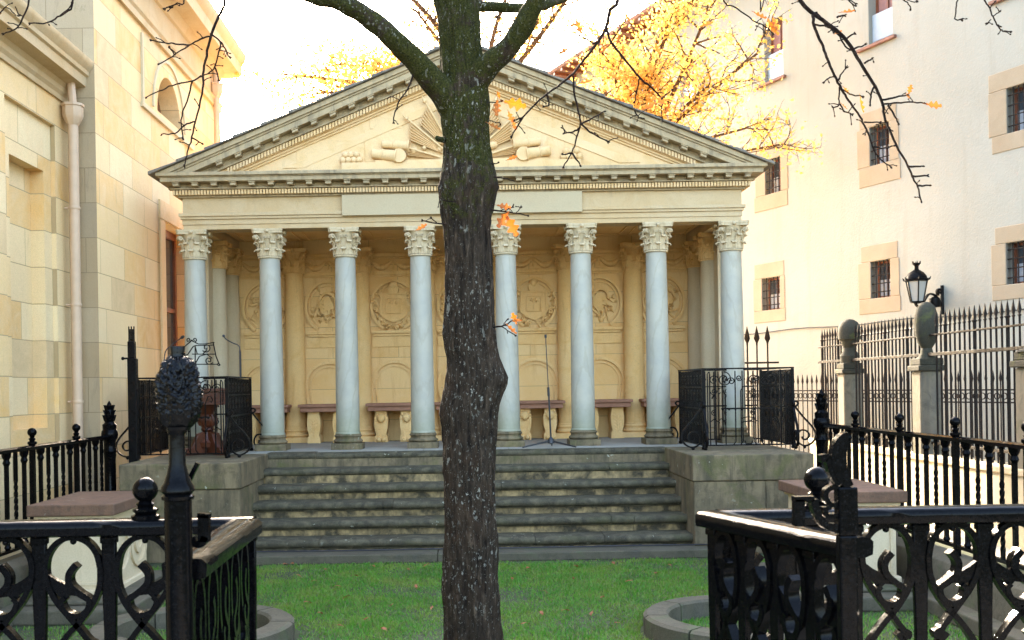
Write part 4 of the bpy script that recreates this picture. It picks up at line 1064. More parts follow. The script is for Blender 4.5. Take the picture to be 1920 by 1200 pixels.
# post standing on the left of the left block
t = thing('iron_post', 'dark square iron post with a bolt beside the left railing', 'post', (-4.16, 13.2, 1.0))
ptx = P(249, 700, 13.2).x; b = MB(); b.box(ptx - .055, ptx + .055, 13.15, 13.25, .3, P(249, 672, 13.2).z); b.box(ptx - .05, ptx + .035, 13.155, 13.245, P(249, 672, 13.2).z, P(249, 640, 13.2).z); b.build('shaft', M['iron_mat'], t, smooth=0, bevel=.01)
b = MB()
for k in range(5): b.box(ptx - .045 + k * .016, ptx - .035 + k * .016, 13.19, 13.21, P(249, 641, 13.2).z, P(249, 612 + 5 * (k % 2), 13.2).z)
b.build('bristle_top', M['iron_mat'], t, smooth=0)
b = MB(); zz = P(240, 672, 13.2).z; b.tube([(ptx - .05, 13.2, zz), (ptx - .12, 13.2, zz)], .012, 8); b.ball((ptx - .12, 13.2, zz), .022, 6); b.build('bolt', M['iron_mat'], t)

# ------------------------------------------------------------------ low side fences on kerb walls
def low_fence(sx, label, klabel):
    X = sx * 4.29
    k = thing('kerb_wall', klabel, 'wall', (X, 9, 0), 'low kerb walls under the side fences')
    b = MB(); b.prism([(X - .2, 0), (X + .2, 0), (X + .2, .34), (X + .17, .42), (X + .1, .45), (X - .1, .45), (X - .17, .42), (X - .2, .34)], lambda p, q: (p[0], q, p[1]), 5.0, 13.0); b.build('kerb_body', M['kerb'], k, smooth=30, bevel=.01)
    b = MB(); b.box(X - sx * .2 - .16, X - sx * .2 + .16, 5.0, 12.6, 0, .13); b.build('footing', M['kerb'], k, smooth=0, bevel=.015)
    t = thing('low_fence', label, 'fence', (X, 9, .45), 'low iron fences on both sides of the lawn')
    b = MB(); b.prism([(-.035, 1.455), (.035, 1.455), (.04, 1.485), (.02, 1.5), (-.02, 1.5), (-.04, 1.485)], lambda p, q: (X + p[0], q, p[1]), 5.0, 12.78); b.build('top_rail', M['iron'], t, smooth=0)
    b = MB(); b.box(X - .02, X + .02, 5.0, 12.78, .52, .55); b.build('bottom_rail', M['iron'], t, smooth=0)
    i = 0; y = 12.55
    while y > 5.2:
        b = MB()
        if i % 6 == 4:
            b.box(X - .024, X + .024, y - .024, y + .024, .45, 1.46)
            b.lathe([(.035, 1.5), (.045, 1.51), (.045, 1.53), (.025, 1.54), (.035, 1.56), (.02, 1.575), (.03, 1.585)], (X, y, 0), 12); b.ball((X, y, 1.625), .045, 10)
            b.build('ball_post', M['iron'], t, smooth=35)
        elif i % 2 == 0:
            n = 30; pts = [Vector((X, y, .54 + .92 * j / n)) for j in range(n + 1)]; o = len(b.v)
            for j, p in enumerate(pts):
                a = min(max((j / n - .08) / .62, 0), 1) * 2 * PI * 2.2
                for c_ in range(4):
                    an = a + PI / 4 + c_ * PI / 2; b.v.append((p.x + .021 * math.cos(an), p.y + .021 * math.sin(an), p.z))
            for j in range(n):
                for c_ in range(4): b.f.append((o + j * 4 + c_, o + j * 4 + (c_ + 1) % 4, o + j * 4 + 4 + (c_ + 1) % 4, o + j * 4 + 4 + c_)); b.m.append(0)
            b.build('twisted_baluster', M['iron'], t, smooth=20)
        else:
            b.box(X - .017, X + .017, y - .017, y + .017, .54, 1.4); b.lathe([(.022, 1.33), (.036, 1.36), (.026, 1.39), (.042, 1.42), (.045, 1.456)], (X, y, 0), 10); b.lathe([(.02, .6), (.034, .57), (.02, .55)], (X, y, 0), 8)
            b.build('plain_baluster', M['iron'], t, smooth=35)
        y -= .2; i += 1
    b = MB(); Y = 12.85
    b.lathe([(.09, .45), (.09, .55), (.07, .58), (.068, 1.2), (.075, 1.28), (.085, 1.3), (.07, 1.34), (.072, 1.42), (.095, 1.46), (.1, 1.5), (.095, 1.54), (.08, 1.56), (.085, 1.62), (.06, 1.64), (.05, 1.67)], (X, Y, 0), 16)
    ac = MB(); ac.lathe([(.045, 1.66), (.06, 1.7), (.058, 1.76), (.045, 1.82), (.025, 1.87), (.001, 1.91)], (X, Y, 0), 14)
    for r_ in range(3):
        for q in range(6):
            a = 2 * PI * (q + .5 * r_) / 6; e = Vector((math.cos(a), math.sin(a), 0)); rr_ = .058 - .008 * r_; z = 1.66 + .06 * r_
            ac.strip([Vector((X, Y, z)) + e * (rr_ - .004), Vector((X, Y, z + .05)) + e * (rr_ + .010), Vector((X, Y, z + .075)) + e * (rr_ + .02), Vector((X, Y, z + .07)) + e * (rr_ + .026)], Vector((-e.y, e.x, 0)), [.05, .05, .03, .01], .008)
    p = b.build('end_post', M['iron'], t, smooth=35); ac.build('acorn_finial', M['iron'], p, smooth=50)
low_fence(-1, 'low black iron fence with twisted balusters below the pink downpipe', 'dark stone kerb wall under the left low fence')
low_fence(1, 'low black iron fence with twisted balusters in front of the tall spear fence', 'dark stone kerb wall under the right low fence')

# ------------------------------------------------------------------ slab tables and planter rings
for sx in (-1, 1):
    t = thing('stone_table', 'red-brown stone slab on a carved cream pedestal, %s side of the lawn' % ('left' if sx < 0 else 'right'), 'stone table', (sx * 3.57, 10.25, 0), 'stone tables beside the lawn')
    x0, x1 = sorted((sx * 3.18, sx * 3.97))
    b = MB(); b.box(x0, x1, 9.6, 10.9, .895, 1.0); b.build('slab', M['brown'], t, smooth=0, bevel=.012)
    b = MB(); b.box(x0 + .07, x1 - .07, 9.7, 10.8, .17, .86); b.box(x0 + .04, x1 - .04, 9.66, 10.84, .86, .894); b.box(x0 + .04, x1 - .04, 9.66, 10.84, .13, .22)
    pdl = b.build('pedestal', M['cream'], t, smooth=0, bevel=.012)
    b = MB(); xi = x1 - .07 if sx < 0 else x0 + .07
    for (r0, yy) in ((.26, 10.0), (.26, 10.52)):
        b.strip([(xi, yy + p[0], .55 + p[1]) for p in spiral((0, 0), r0, .05, PI, 1.6, 34)], (1, 0, 0), .05, .05)
    for yy in (9.75,): b.strip([(x0 + .12, 9.7, .27), (x1 - .12, 9.7, .27), (x1 - .12, 9.7, .8), (x0 + .12, 9.7, .8)], (0, 1, 0), .03, .03, closed=True)
    b.build('carved_scroll', M['cream'], pdl, smooth=50)
    b = MB(); b.box(x0 - .25 if sx > 0 else x0, x1 if sx > 0 else x1 + .25, 9.2, 11.1, 0, .13); b.box(x0 - .1 if sx > 0 else x0, x1 if sx > 0 else x1 + .1, 9.4, 11.0, .13, .17); b.build('footing', M['kerb'], t, smooth=0, bevel=.02)
    t = thing('planter_ring', 'round mossy stone kerb ring in the grass, %s' % ('behind the left gate leaf' if sx < 0 else 'partly behind the right gate leaf'), 'kerb ring', (sx * 2.2, 8.5, 0), 'kerb rings in the lawn')
    for i in range(8):
        a0, a1 = 2 * PI * i / 8 + .012, 2 * PI * (i + 1) / 8 - .012; b = MB()
        n = 7; vs = []
        for j in range(n):
            a = a0 + (a1 - a0) * j / (n - 1)
            for r_, z in ((.60, 0), (.60, .14), (.62, .16), (.77, .16), (.80, .14), (.80, 0)): vs.append((sx * 2.2 + r_ * math.cos(a), 8.5 + r_ * math.sin(a), z))
        fs = [(j * 6 + k_, j * 6 + (k_ + 1) % 6, j * 6 + 6 + (k_ + 1) % 6, j * 6 + 6 + k_) for j in range(n - 1) for k_ in range(6)] + [(0, 1, 2, 3, 4, 5), tuple(range((n - 1) * 6, n * 6))]
        b.add(vs, fs); b.build('kerb_segment', M['kerb'], t, smooth=30)

# ------------------------------------------------------------------ ornate railing round the tree, near the camera
KM = .000715
def railing_run(thg, o, u, L, zt, nb, flip0=False, ends=(True, True)):
    """bars, scroll motifs and handrail from o along u"""
    o = Vector(o); u = Vector(u).normalized(); nn = Vector((-u.y, u.x, 0)); bay = L / nb; ks = bay / .236
    f = lambda a, z: o + u * a + Vector((0, 0, z))
    ZU = zt - .058
    for i in range(nb + 1):
        if (i == 0 and not ends[0]) or (i == nb and not ends[1]): continue
        b = MB(); a = i * bay
        b.strip([f(a, ZU + .004), f(a, ZU - .22), f(a, ZU - .36), f(a, .32)], nn, .022, [.052, .052, .044, .05])
        b.strip([f(a, ZU - .005), f(a, ZU - .03)], nn, .034, .06); b.build('bar', M['iron'], thg, smooth=30, bevel=.004)
    for i in range(nb):
        fl = (i % 2 == 0) ^ flip0; b = MB()
        def g(x, y): a = (x - 1015) * KM * ks; a = bay - a if fl else a; return f(i * bay + a, ZU - (y - 575) * KM)
        A = smooth_path([Vector((x, y, 0)) for x, y in ((1054, 745), (1072, 665), (1118, 605), (1185, 583), (1250, 605), (1298, 665), (1314, 740), (1300, 830), (1262, 910), (1210, 980), (1150, 1060), (1100, 1130), (1078, 1160))], 4)
        th = [.017] * (len(A) - 6) + [.02, .03, .034, .026, .014, .002]
        b.strip([g(p.x, p.y) for p in A], nn, .036, [t_ * 1.2 for t_ in th[:len(A)]])
        B = smooth_path([Vector((x, y, 0)) for x, y in ((1054, 745), (1058, 830), (1090, 920), (1150, 1010), (1220, 1090), (1285, 1190), (1314, 1300), (1298, 1400), (1250, 1465), (1185, 1490), (1118, 1465), (1068, 1400), (1054, 1310), (1085, 1210), (1140, 1130))], 4)
        b.strip([g(p.x, p.y) for p in B], nn, .036, .0205)
        web = [(1312, 762), (1298, 830), (1262, 868), (1225, 905), (1200, 880), (1160, 884), (1118, 915), (1098, 905), (1108, 880), (1168, 850), (1190, 822), (1190, 790), (1166, 728), (1186, 716), (1212, 750), (1222, 790), (1222, 822), (1262, 800)]
        b.prism([(x, y) for x, y in web], lambda p, q: g(p[0], p[1]) + nn * q, -.012, .012)
        b.strip([g(p.x, p.y) for p in smooth_path([Vector((x, y, 0)) for x, y in ((1165, 722), (1200, 770), (1196, 825), (1150, 872), (1108, 905), (1118, 955), (1165, 985), (1218, 965), (1240, 915), (1222, 890))], 4)], nn, .042, [.025 - .007 * j / 36 for j in range(37)])
        b.ball(g(1185, 606), .012, 7); b.tube([g(1185, 575), g(1185, 600)], .006, 5)
        b.build('scroll_motif', M['iron'], thg, smooth=50)
    b = MB(); sec = [(-.062, -.03), (-.06, -.052), (-.035, -.06), (.035, -.06), (.06, -.052), (.062, -.03), (.062, -.014), (.048, -.002), (0, .002), (-.048, -.002), (-.062, -.014)]
    n = max(2, int(L / .05)); vs = []
    for j in range(n + 1):
        a = -.02 + (L + .04) * j / n
        for k_, (x, z) in enumerate(sec):
            w_ = .0016 * mnoise.noise(Vector((a * 14 + o.x, k_ * 2.1, o.y))); vs.append(f(a, zt + z + w_) + nn * (x + w_))
    m_ = len(sec); fs = [(j * m_ + k_, j * m_ + (k_ + 1) % m_, (j + 1) * m_ + (k_ + 1) % m_, (j + 1) * m_ + k_) for j in range(n) for k_ in range(m_)] + [tuple(range(m_)), tuple(range(n * m_, (n + 1) * m_))]
    b.add(vs, fs); b.build('handrail', M['iron'], thg, smooth=50)
    b = MB(); b.strip([f(0, .34), f(L, .34)], nn, .04, .035); b.build('bottom_rail', M['iron'], thg, smooth=0)
def ball_finial(thg, x, y, z):
    b = MB(); b.lathe([(.05, -.002), (.052, .012), (.036, .018), (.046, .028), (.046, .036), (.028, .044), (.036, .054), (.02, .066)], (x, y, z), 18); b.ball((x, y, z + .105), .046, 14); b.build('ball_finial', M['iron'], thg)
ZT = 1.54
lr = thing('ornate_railing', 'glossy black iron railing with scroll motifs in the left foreground', 'railing', (-1.7, 3.9, .3), 'ornate iron railings round the tree')
railing_run(lr, (-.80 - .255 * 8, 3.9, 0), (1, 0, 0), .255 * 8, ZT, 8, True)
bxp = P(273, 968, 3.9); ball_finial(lr, bxp.x, 3.9, ZT)
rr_ = thing('ornate_railing', 'glossy black iron railing with scroll motifs in the right foreground', 'railing', (1.9, 3.88, .3), 'ornate iron railings round the tree')
railing_run(rr_, (.93, 3.86, 0), (1, .012, 0), .236 * 9, ZT, 9, False)
bxp = P(1531, 960, 3.88); ball_finial(rr_, bxp.x, 3.87, ZT)
lg = thing('gate_leaf', 'open black iron gate leaf with tall knobbly-headed post, left foreground', 'gate', (-.79, 3.4, .3), 'open leaves of the iron gate')
railing_run(lg, (-.80, 3.82, 0), (.02, -1, 0), .86, ZT, 5, True, (True, False))
sxp, syp = P(333, 900, 2.9).x, 2.9
b = MB(); zc = lambda y: P(335, y, syp).z
b.lathe([(.037, .3), (.037, zc(938)), (.043, zc(936)), (.044, zc(930)), (.038, zc(926)), (.046, zc(920)), (.045, zc(912)), (.038, zc(905)), (.03, zc(890)), (.023, zc(870)), (.021, zc(815)), (.026, zc(810)), (.026, zc(803)), (.02, zc(800))], (sxp, syp, 0), 24)
b.build('closing_post', M['iron'], lg)
b = MB(); nz, na = 110, 140; vs = []
z0, z1 = zc(806), zc(664); cx_ = P(334, 735, syp).x
for j in range(nz + 1):
    t_ = j / nz; r_ = .056 * max(.02, 1 - abs(2 * t_ - .98) ** 3.2) ** .5 if 0 < j < nz else .018
    for i in range(na):
        a = 2 * PI * i / na; ca, sa = math.cos(a), math.sin(a)
        wv = mnoise.noise(Vector((ca * 2.2, sa * 2.2, t_ * 3 + 5)))
        row = t_ * 13 + 1.6 * wv + .5 * math.sin(a * 3); saw = (row % 1.0); ph = math.sin(a * 9 + math.floor(row) * 2.4 + wv * 3)
        lump = mnoise.noise(Vector((ca * 1.5 + 4, sa * 1.5, t_ * 2.4)))
        ns_ = mnoise.noise(Vector((ca * 7, sa * 7, t_ * 17))) + .5 * mnoise.noise(Vector((ca * 15, sa * 15, t_ * 34)))
        r2 = r_ * .98 * (1 + .07 * (.5 - saw) * (1 + .7 * ph) + .085 * ns_ + .30 * lump); vs.append((cx_ + r2 * ca, syp + r2 * sa, z0 + (z1 - z0) * t_ + .004 * ns_))
b.add(vs, [(j * na + i, j * na + (i + 1) % na, (j + 1) * na + (i + 1) % na, (j + 1) * na + i) for j in range(nz) for i in range(na)])
b.lathe([(.022, z1 - .012), (.019, z1 + .004), (.021, z1 + .018), (.02, z1 + .021), (.001, z1 + .022)], (cx_, syp, 0), 16); b.lathe([(.001, z0 - .002), (.03, z0 - .001), (.034, z0 + .008), (.02, z0 + .02)], (cx_, syp, 0), 16)
b.build('knob', M['iron_wet'], lg, smooth=60)
b = MB(); qq = lambda x, y: P(x, y, 2.95)
b.strip([qq(383, 965), qq(383, 1015)], (0, 1, 0), .03, .03); b.strip([qq(x, y) for x, y in ((372, 965), (394, 967))], (0, 1, 0), .03, .012)
b.strip(smooth_path([qq(x, y) for x, y in ((386, 1005), (380, 1018), (368, 1018), (360, 1008))], 4), (0, 1, 0), .03, .02)
b.build('latch', M['iron'], lg, smooth=40)
b = MB(); b.strip(smooth_path([qq(x, y) for x, y in ((350, 914), (360, 890), (371, 868))], 4), (0, 1, 0), .014, .012); b.build('hook', M['iron_wet'], lg, smooth=40)
rg = thing('gate_leaf', 'open black iron gate leaf with curled horn latch, right foreground', 'gate', (1.0, 3.5, .3), 'open leaves of the iron gate')
h0, h1 = Vector((.885, 3.84, 0)), Vector((1.13, 3.14, 0))
railing_run(rg, h0, h1 - h0, (h1 - h0).length, ZT, 4, False, (True, False))
Ys = 3.08; q = lambda x, y: P(x, y, Ys)
b = MB(); xa, xb = q(1570, 1000).x, q(1604, 1000).x
b.box(xa, xb, Ys - .02, Ys + .02, .3, q(1588, 1003).z); b.box(xa - .002, xb + .002, Ys - .024, Ys + .024, q(1588, 1003).z, q(1588, 912).z); b.build('closing_post', M['iron'], rg, smooth=0, bevel=.006)
b = MB(); H3 = lambda l, k=5: smooth_path([q(x, y) for x, y in l], k)
pts = H3([(1590, 912), (1576, 890), (1570, 862), (1572, 838), (1580, 820), (1588, 811)]); n = len(pts)
b.strip(pts, (0, 1, 0), .035, [.024 + .022 * math.sin(PI * j / (n - 1)) - .02 * (j / (n - 1)) ** 3 for j in range(n)])
b.strip(H3([(1572, 908), (1560, 888), (1552, 862), (1546, 858), (1536, 860)]), (0, 1, 0), .03, .022)
b.strip(H3([(1572, 916), (1556, 914), (1546, 924), (1548, 938), (1558, 946), (1572, 944)]), (0, 1, 0), .03, .014)
b.strip([q(1487, 935), q(1524, 934)], (0, 1, 0), .035, .014); b.strip([q(1497, 936), q(1497, 986)], (0, 1, 0), .035, .028)
b.strip(H3([(1524, 936), (1530, 962), (1546, 984), (1568, 988)]), (0, 1, 0), .035, .02); b.strip(H3([(1545, 950), (1548, 966), (1570, 966)]), (0, 1, 0), .03, .014)
b.build('latch', M['iron'], rg, smooth=50)

# ------------------------------------------------------------------ the young oak in the middle
YT = 6.0
oak = thing('oak_tree', 'young oak with dark mossy trunk rising in front of the portico', 'tree', (P(885, 1390, YT).x, YT, 0))
PROF = [(-420, 828, 872), (-250, 822, 884), (-120, 816, 892), (0, 811, 898), (33, 821, 900), (67, 824, 902), (107, 827, 906), (150, 827, 914), (200, 826, 918), (233, 828, 915), (267, 831, 917), (300, 830, 922), (333, 826, 930), (350, 821, 935), (366, 823, 929),
        (400, 826, 922), (430, 833, 918), (470, 836, 921), (520, 834, 924), (570, 833, 926), (600, 831, 927), (625, 829, 928), (650, 833, 930), (672, 838, 936), (695, 838, 946), (708, 836, 952), (722, 834, 951), (738, 830, 944), (760, 826, 936),
        (778, 824, 934), (800, 830, 933), (850, 832, 930), (900, 833, 929), (950, 834, 929), (1000, 835, 932), (1050, 833, 933), (1090, 830, 934), (1120, 830, 937), (1150, 833, 938), (1200, 832, 944), (1290, 822, 955), (1350, 805, 972), (1410, 775, 1000)]
yy = np.array([p[0] for p in PROF], float); xl = np.array([p[1] for p in PROF], float); xr = np.array([p[2] for p in PROF], float)
b = MB(); na, nz = 128, 420; vs = []
for j in range(nz + 1):
    y = 1410 - (1410 + 420) * j / nz
    a_, c_ = np.interp(y, yy, xl), np.interp(y, yy, xr); ctr = P((a_ + c_) / 2, y, YT); r0 = (c_ - a_) / 2 / F * YT
    rb = np.interp(y, [-420, 0, 300, 800, 1200, 1410], [.07, .13, .142, .15, .158, .28])
    for i in range(na):
        an = 2 * PI * i / na; ca, sa = math.cos(an), math.sin(an)
        w = abs(ca) ** 1.5; r = r0 * w + rb * (1 - w) if True else r0
        q = Vector((ca * 4.4, sa * 4.4, ctr.z * 1.9))
        rid = mnoise.fractal(Vector((ca * 7.5, sa * 7.5, ctr.z * 2.6)), .8, 2.1, 5); rid2 = abs(mnoise.noise(Vector((ca * 16, sa * 16, ctr.z * 6))))
        cleft = math.exp(-((an - (1.5 * PI - .18)) / .13) ** 2) * math.exp(-((y - 1120) / 90) ** 2) * .03
        d = .009 * rid - .011 * (rid2 < .12) * (1 - rid2 / .12) + .007 * mnoise.noise(q) - cleft
        vs.append((ctr.x + (r + d) * ca, YT + (r + d) * sa, ctr.z))
b.add(vs, [(j * na + i, j * na + (i + 1) % na, (j + 1) * na + (i + 1) % na, (j + 1) * na + i) for j in range(nz) for i in range(na)])
trunk = b.build('trunk', M['bark'], oak, smooth=180)
def limb(pts, name='limb'):
    """pts: photo x, y, distance, radius in metres"""
    pp = smooth_path([P(x, y, Y) for x, y, Y, r in pts], 7)
    rs = []
    for i in range(len(pts) - 1):
        for k_ in range(7): rs.append(pts[i][3] + (pts[i + 1][3] - pts[i][3]) * k_ / 7)
    rs.append(pts[-1][3])
    bb = MB(); bb.tube(pp, rs, 20)
    bb.v = [tuple(Vector(v) + Vector(v).normalized() * 0 + Vector((mnoise.noise(Vector(v) * 11), mnoise.noise(Vector(v) * 11 + Vector((9, 0, 0))), mnoise.noise(Vector(v) * 11 + Vector((0, 9, 0))))) * .012) for v in bb.v]
    return bb.build(name, M['bark'], oak, smooth=180)
limb([(872, 235, 6.0, .085), (842, 190, 5.96, .082), (812, 152, 5.9, .071), (783, 118, 5.85, .064), (752, 88, 5.8, .06), (718, 55, 5.75, .056), (680, 26, 5.7, .052), (640, 6, 5.65, .047), (600, -4, 5.6, .043), (545, -22, 5.5, .038), (430, -90, 5.3, .03), (300, -150, 5.1, .025), (140, -170, 4.9, .018), (20, -130, 4.8, .012)])
limb([(868, 200, 6.0, .08), (893, 150, 5.95, .08), (917, 122, 5.9, .07), (950, 92, 5.85, .06), (978, 55, 5.8, .056), (1000, 15, 5.75, .053), (1022, -35, 5.7, .05), (1120, -130, 5.5, .042), (1300, -160, 5.3, .034), (1480, -130, 5.1, .028), (1700, -150, 5.0, .02), (1880, -140, 4.9, .012)])
limb([(885, 10, 6.05, .035), (920, 13, 6.1, .031), (960, 16, 6.15, .029), (1000, 13, 6.2, .027), (1040, 3, 6.3, .024), (1100, -25, 6.4, .02), (1250, -80, 6.5, .012)])
limb([(880, -250, 6.0, .07), (930, -380, 6.1, .05), (1000, -520, 6.3, .03)]); limb([(850, -300, 6.0, .07), (800, -420, 5.9, .05), (740, -560, 5.8, .03)])
b = MB(); b.tube([P(832, 262, 5.95), P(823, 261, 5.9), P(819, 258, 5.88)], [.018, .016, .012], 8); b.build('stub', M['bark'], oak)
rt = random.Random(12)
def twig(lines, Y0, r0=.011, r1=.003, buds=True, hang=None, Ydrift=0.0):
    """lines: photo polylines; the first starts at its parent limb (hang)"""
    bb = MB()
    for li, ln in enumerate(lines):
        k_ = .85 if li == 0 else .45
        pl = ([hang] if (hang and li == 0) else []) + [P(x, y, Y0 + Ydrift * i) for i, (x, y) in enumerate(ln)]
        pp = smooth_path(pl, 4)
        pp = [p + Vector((rt.uniform(-1, 1), rt.uniform(-1, 1), rt.uniform(-1, 1))) * .0025 for p in pp]
        n_ = len(pp); rs = [max(.0022, (r0 * k_) + (r1 - r0 * k_) * i / (n_ - 1)) for i in range(n_)]
        bb.tube(pp, rs, 6)
        if buds:
            for i in range(3, n_):
                if rt.random() < .22:
                    d = Vector((rt.uniform(-1, 1), rt.uniform(-.6, .6), rt.uniform(-.7, .7))).normalized(); L = rt.uniform(.012, .05)
                    e = pp[i] + d * L; bb.tube([pp[i], pp[i].lerp(e, .6) + Vector((0, 0, .004)), e], [.0028, .0024, .002], 4); bb.tube([e, e + d * .005, e + d * .012], [.002, .0042, .0008], 5)
            e = pp[-1]; d = (pp[-1] - pp[-2]).normalized()
            for q_ in range(3):
                d2 = (d + Vector((rt.uniform(-.6, .6), rt.uniform(-.5, .5), rt.uniform(-.6, .6)))).normalized(); bb.tube([e, e + d2 * .006, e + d2 * .014], [.002, .0042, .0008], 5)
    return bb.build('twig', M['twigbark'], oak)
TW = []
TW.append(twig([[(422, 0), (412, 28), (396, 65), (387, 105), (381, 140), (381, 165), (370, 215), (360, 258), (351, 285), (346, 308)], [(394, 68), (375, 74), (355, 85), (322, 106), (300, 120)], [(355, 85), (330, 82), (310, 80), (284, 76)], [(395, 64), (413, 78), (410, 100), (403, 125), (393, 136), (378, 143)], [(378, 141), (358, 153), (330, 158), (305, 168), (275, 182)], [(360, 152), (350, 190), (339, 226), (344, 258)], [(366, 228), (345, 235), (328, 250), (304, 251)], [(413, 78), (421, 90), (430, 107)], [(360, 258), (378, 268)], [(328, 104), (318, 90)], [(403, 125), (410, 148)]], 5.25, .010, hang=P(430, -90, 5.3)))
TW.append(twig([[(55, -5), (41, 38), (28, 55), (8, 62)], [(30, 30), (14, 14), (2, 22)], [(28, 12), (36, 28)]], 4.85, .006, hang=P(60, -145, 4.85))); TW.append(twig([[(137, -5), (128, 20), (108, 32), (88, 43), (57, 43)], [(108, 32), (125, 20), (134, 8)]], 4.9, .006, hang=P(140, -170, 4.9)))
TW.append(twig([[(345, -5), (332, 6), (310, 16)], [(325, 10), (323, 14)]], 5.1, .005, hang=P(320, -148, 5.1)))
TW.append(twig([[(1492, -12), (1524, 24), (1560, 50), (1585, 74), (1603, 100), (1622, 133), (1637, 155), (1653, 190), (1658, 215), (1664, 236), (1680, 270), (1703, 312), (1712, 335), (1720, 350), (1726, 376)], [(1657, 195), (1675, 193), (1705, 192), (1732, 193)], [(1655, 188), (1680, 182), (1700, 178)], [(1665, 196), (1675, 212), (1684, 230)], [(1704, 312), (1730, 312)], [(1711, 330), (1738, 330)], [(1719, 348), (1742, 348)], [(1583, 75), (1600, 64)], [(1600, 92), (1620, 85)], [(1620, 118), (1636, 110)], [(1640, 160), (1633, 178), (1632, 194)], [(1530, 22), (1548, 45), (1570, 62), (1585, 88), (1601, 95)], [(1570, 32), (1583, 28)], [(1524, 46), (1552, 50), (1562, 58)]], 5.1, .012, .0035, hang=P(1440, -136, 5.15)))
TW.append(twig([[(1524, 26), (1527, 50), (1540, 80), (1550, 108), (1564, 140), (1578, 168), (1590, 188), (1608, 212), (1621, 235), (1632, 262), (1640, 284), (1652, 300), (1670, 312)], [(1566, 143), (1556, 145), (1546, 153)], [(1572, 150), (1578, 138), (1586, 128)], [(1575, 160), (1573, 185), (1572, 198), (1562, 202)], [(1580, 168), (1598, 178), (1616, 180)], [(1620, 229), (1650, 229)], [(1636, 275), (1660, 278), (1674, 273)], [(1575, 195), (1582, 208), (1596, 214)]], 5.1, .009, .003))
TW.append(twig([[(1796, -15), (1793, 10), (1791, 35), (1801, 36)]], 5.0, .004, hang=P(1790, -145, 4.95))); TW.append(twig([[(1842, -15), (1856, 15), (1862, 32), (1872, 50), (1880, 58), (1893, 60)], [(1862, 30), (1874, 22)], [(1858, 36), (1852, 44)]], 4.95, .005, hang=P(1830, -142, 4.95)))
TW.append(twig([[(1560, -15), (1590, 0), (1602, 10)], [(1585, -4), (1604, 6)]], 5.1, .004, hang=P(1500, -132, 5.1))); TW.append(twig([[(1690, -15), (1702, 4), (1708, 14)], [(1700, 0), (1718, 4)]], 5.0, .004, hang=P(1690, -149, 5.0)))
TW.append(twig([[(1160, -5), (1144, 18), (1137, 51), (1117, 84), (1095, 112), (1075, 138), (1044, 163), (1011, 188), (982, 219), (968, 240), (960, 256)], [(1074, 143), (1078, 183), (1088, 228), (1081, 259), (1072, 287), (1057, 311)], [(1089, 230), (1106, 247), (1140, 266)], [(1090, 232), (1110, 222), (1132, 210)], [(1085, 240), (1076, 247), (1060, 249)], [(1072, 287), (1088, 308)], [(1072, 287), (1056, 290)], [(1025, 178), (1030, 195), (1022, 200)], [(982, 219), (966, 226)], [(1117, 84), (1085, 65), (1062, 58)]], 5.3, .012, .003, hang=P(1180, -145, 5.45)))
TW.append(twig([[(1137, 51), (1146, 79), (1168, 107), (1199, 146), (1220, 162), (1241, 186), (1240, 205), (1242, 226)], [(1192, -5), (1176, 31), (1157, 62), (1147, 79)], [(1199, 146), (1194, 170), (1190, 190)], [(1146, 80), (1132, 95), (1128, 100)], [(1241, 186), (1255, 172), (1262, 168)], [(1190, 206), (1196, 218), (1206, 222)]], 5.35, .008, .003))
TW.append(twig([[(1352, -10), (1380, 15), (1412, 38), (1435, 50), (1448, 62)], [(1430, 47), (1432, 58)]], 5.2, .005, hang=P(1340, -155, 5.25)))
TW.append(twig([[(1425, 15), (1432, 2), (1438, -10)]], 5.2, .004, hang=P(1430, -140, 5.15)))
TW.append(twig([[(775, 140), (764, 168), (748, 190), (741, 210), (737, 228)], [(750, 188), (738, 182), (728, 183)]], 5.8, .006)); TW.append(twig([[(640, 35), (618, 22), (600, 20), (588, 28), (570, 34)], [(600, 20), (598, 30)], [(618, 20), (612, 6)]], 5.65, .006))
TW.append(twig([[(575, -12), (590, 5), (606, 8), (612, 2)], [(595, 5), (600, -8)]], 5.6, .006)); TW.append(twig([[(905, 30), (930, 33), (960, 38)]], 6.1, .004))
SM = [twig([[(915, 192), (940, 191), (942, 188)]], 5.92, .004), twig([[(918, 225), (928, 229), (938, 231)], [(960, 236), (975, 226)]], 5.9, .004), twig([[(925, 332), (945, 334), (965, 340)]], 5.88, .005, buds=False), twig([[(920, 308), (932, 306)]], 5.9, .003),
      twig([[(920, 393), (945, 397), (968, 400), (988, 404)], [(968, 400), (975, 390)], [(945, 396), (960, 388)]], 5.87, .006), twig([[(836, 420), (815, 418), (793, 414)], [(820, 419), (810, 410)]], 5.87, .006), twig([[(925, 614), (945, 610), (958, 603), (965, 600)], [(940, 612), (955, 622), (965, 628)], [(945, 608), (950, 600)]], 5.87, .006), twig([[(854, 378), (835, 376), (825, 372)], [(835, 376), (828, 368)]], 5.82, .004)]
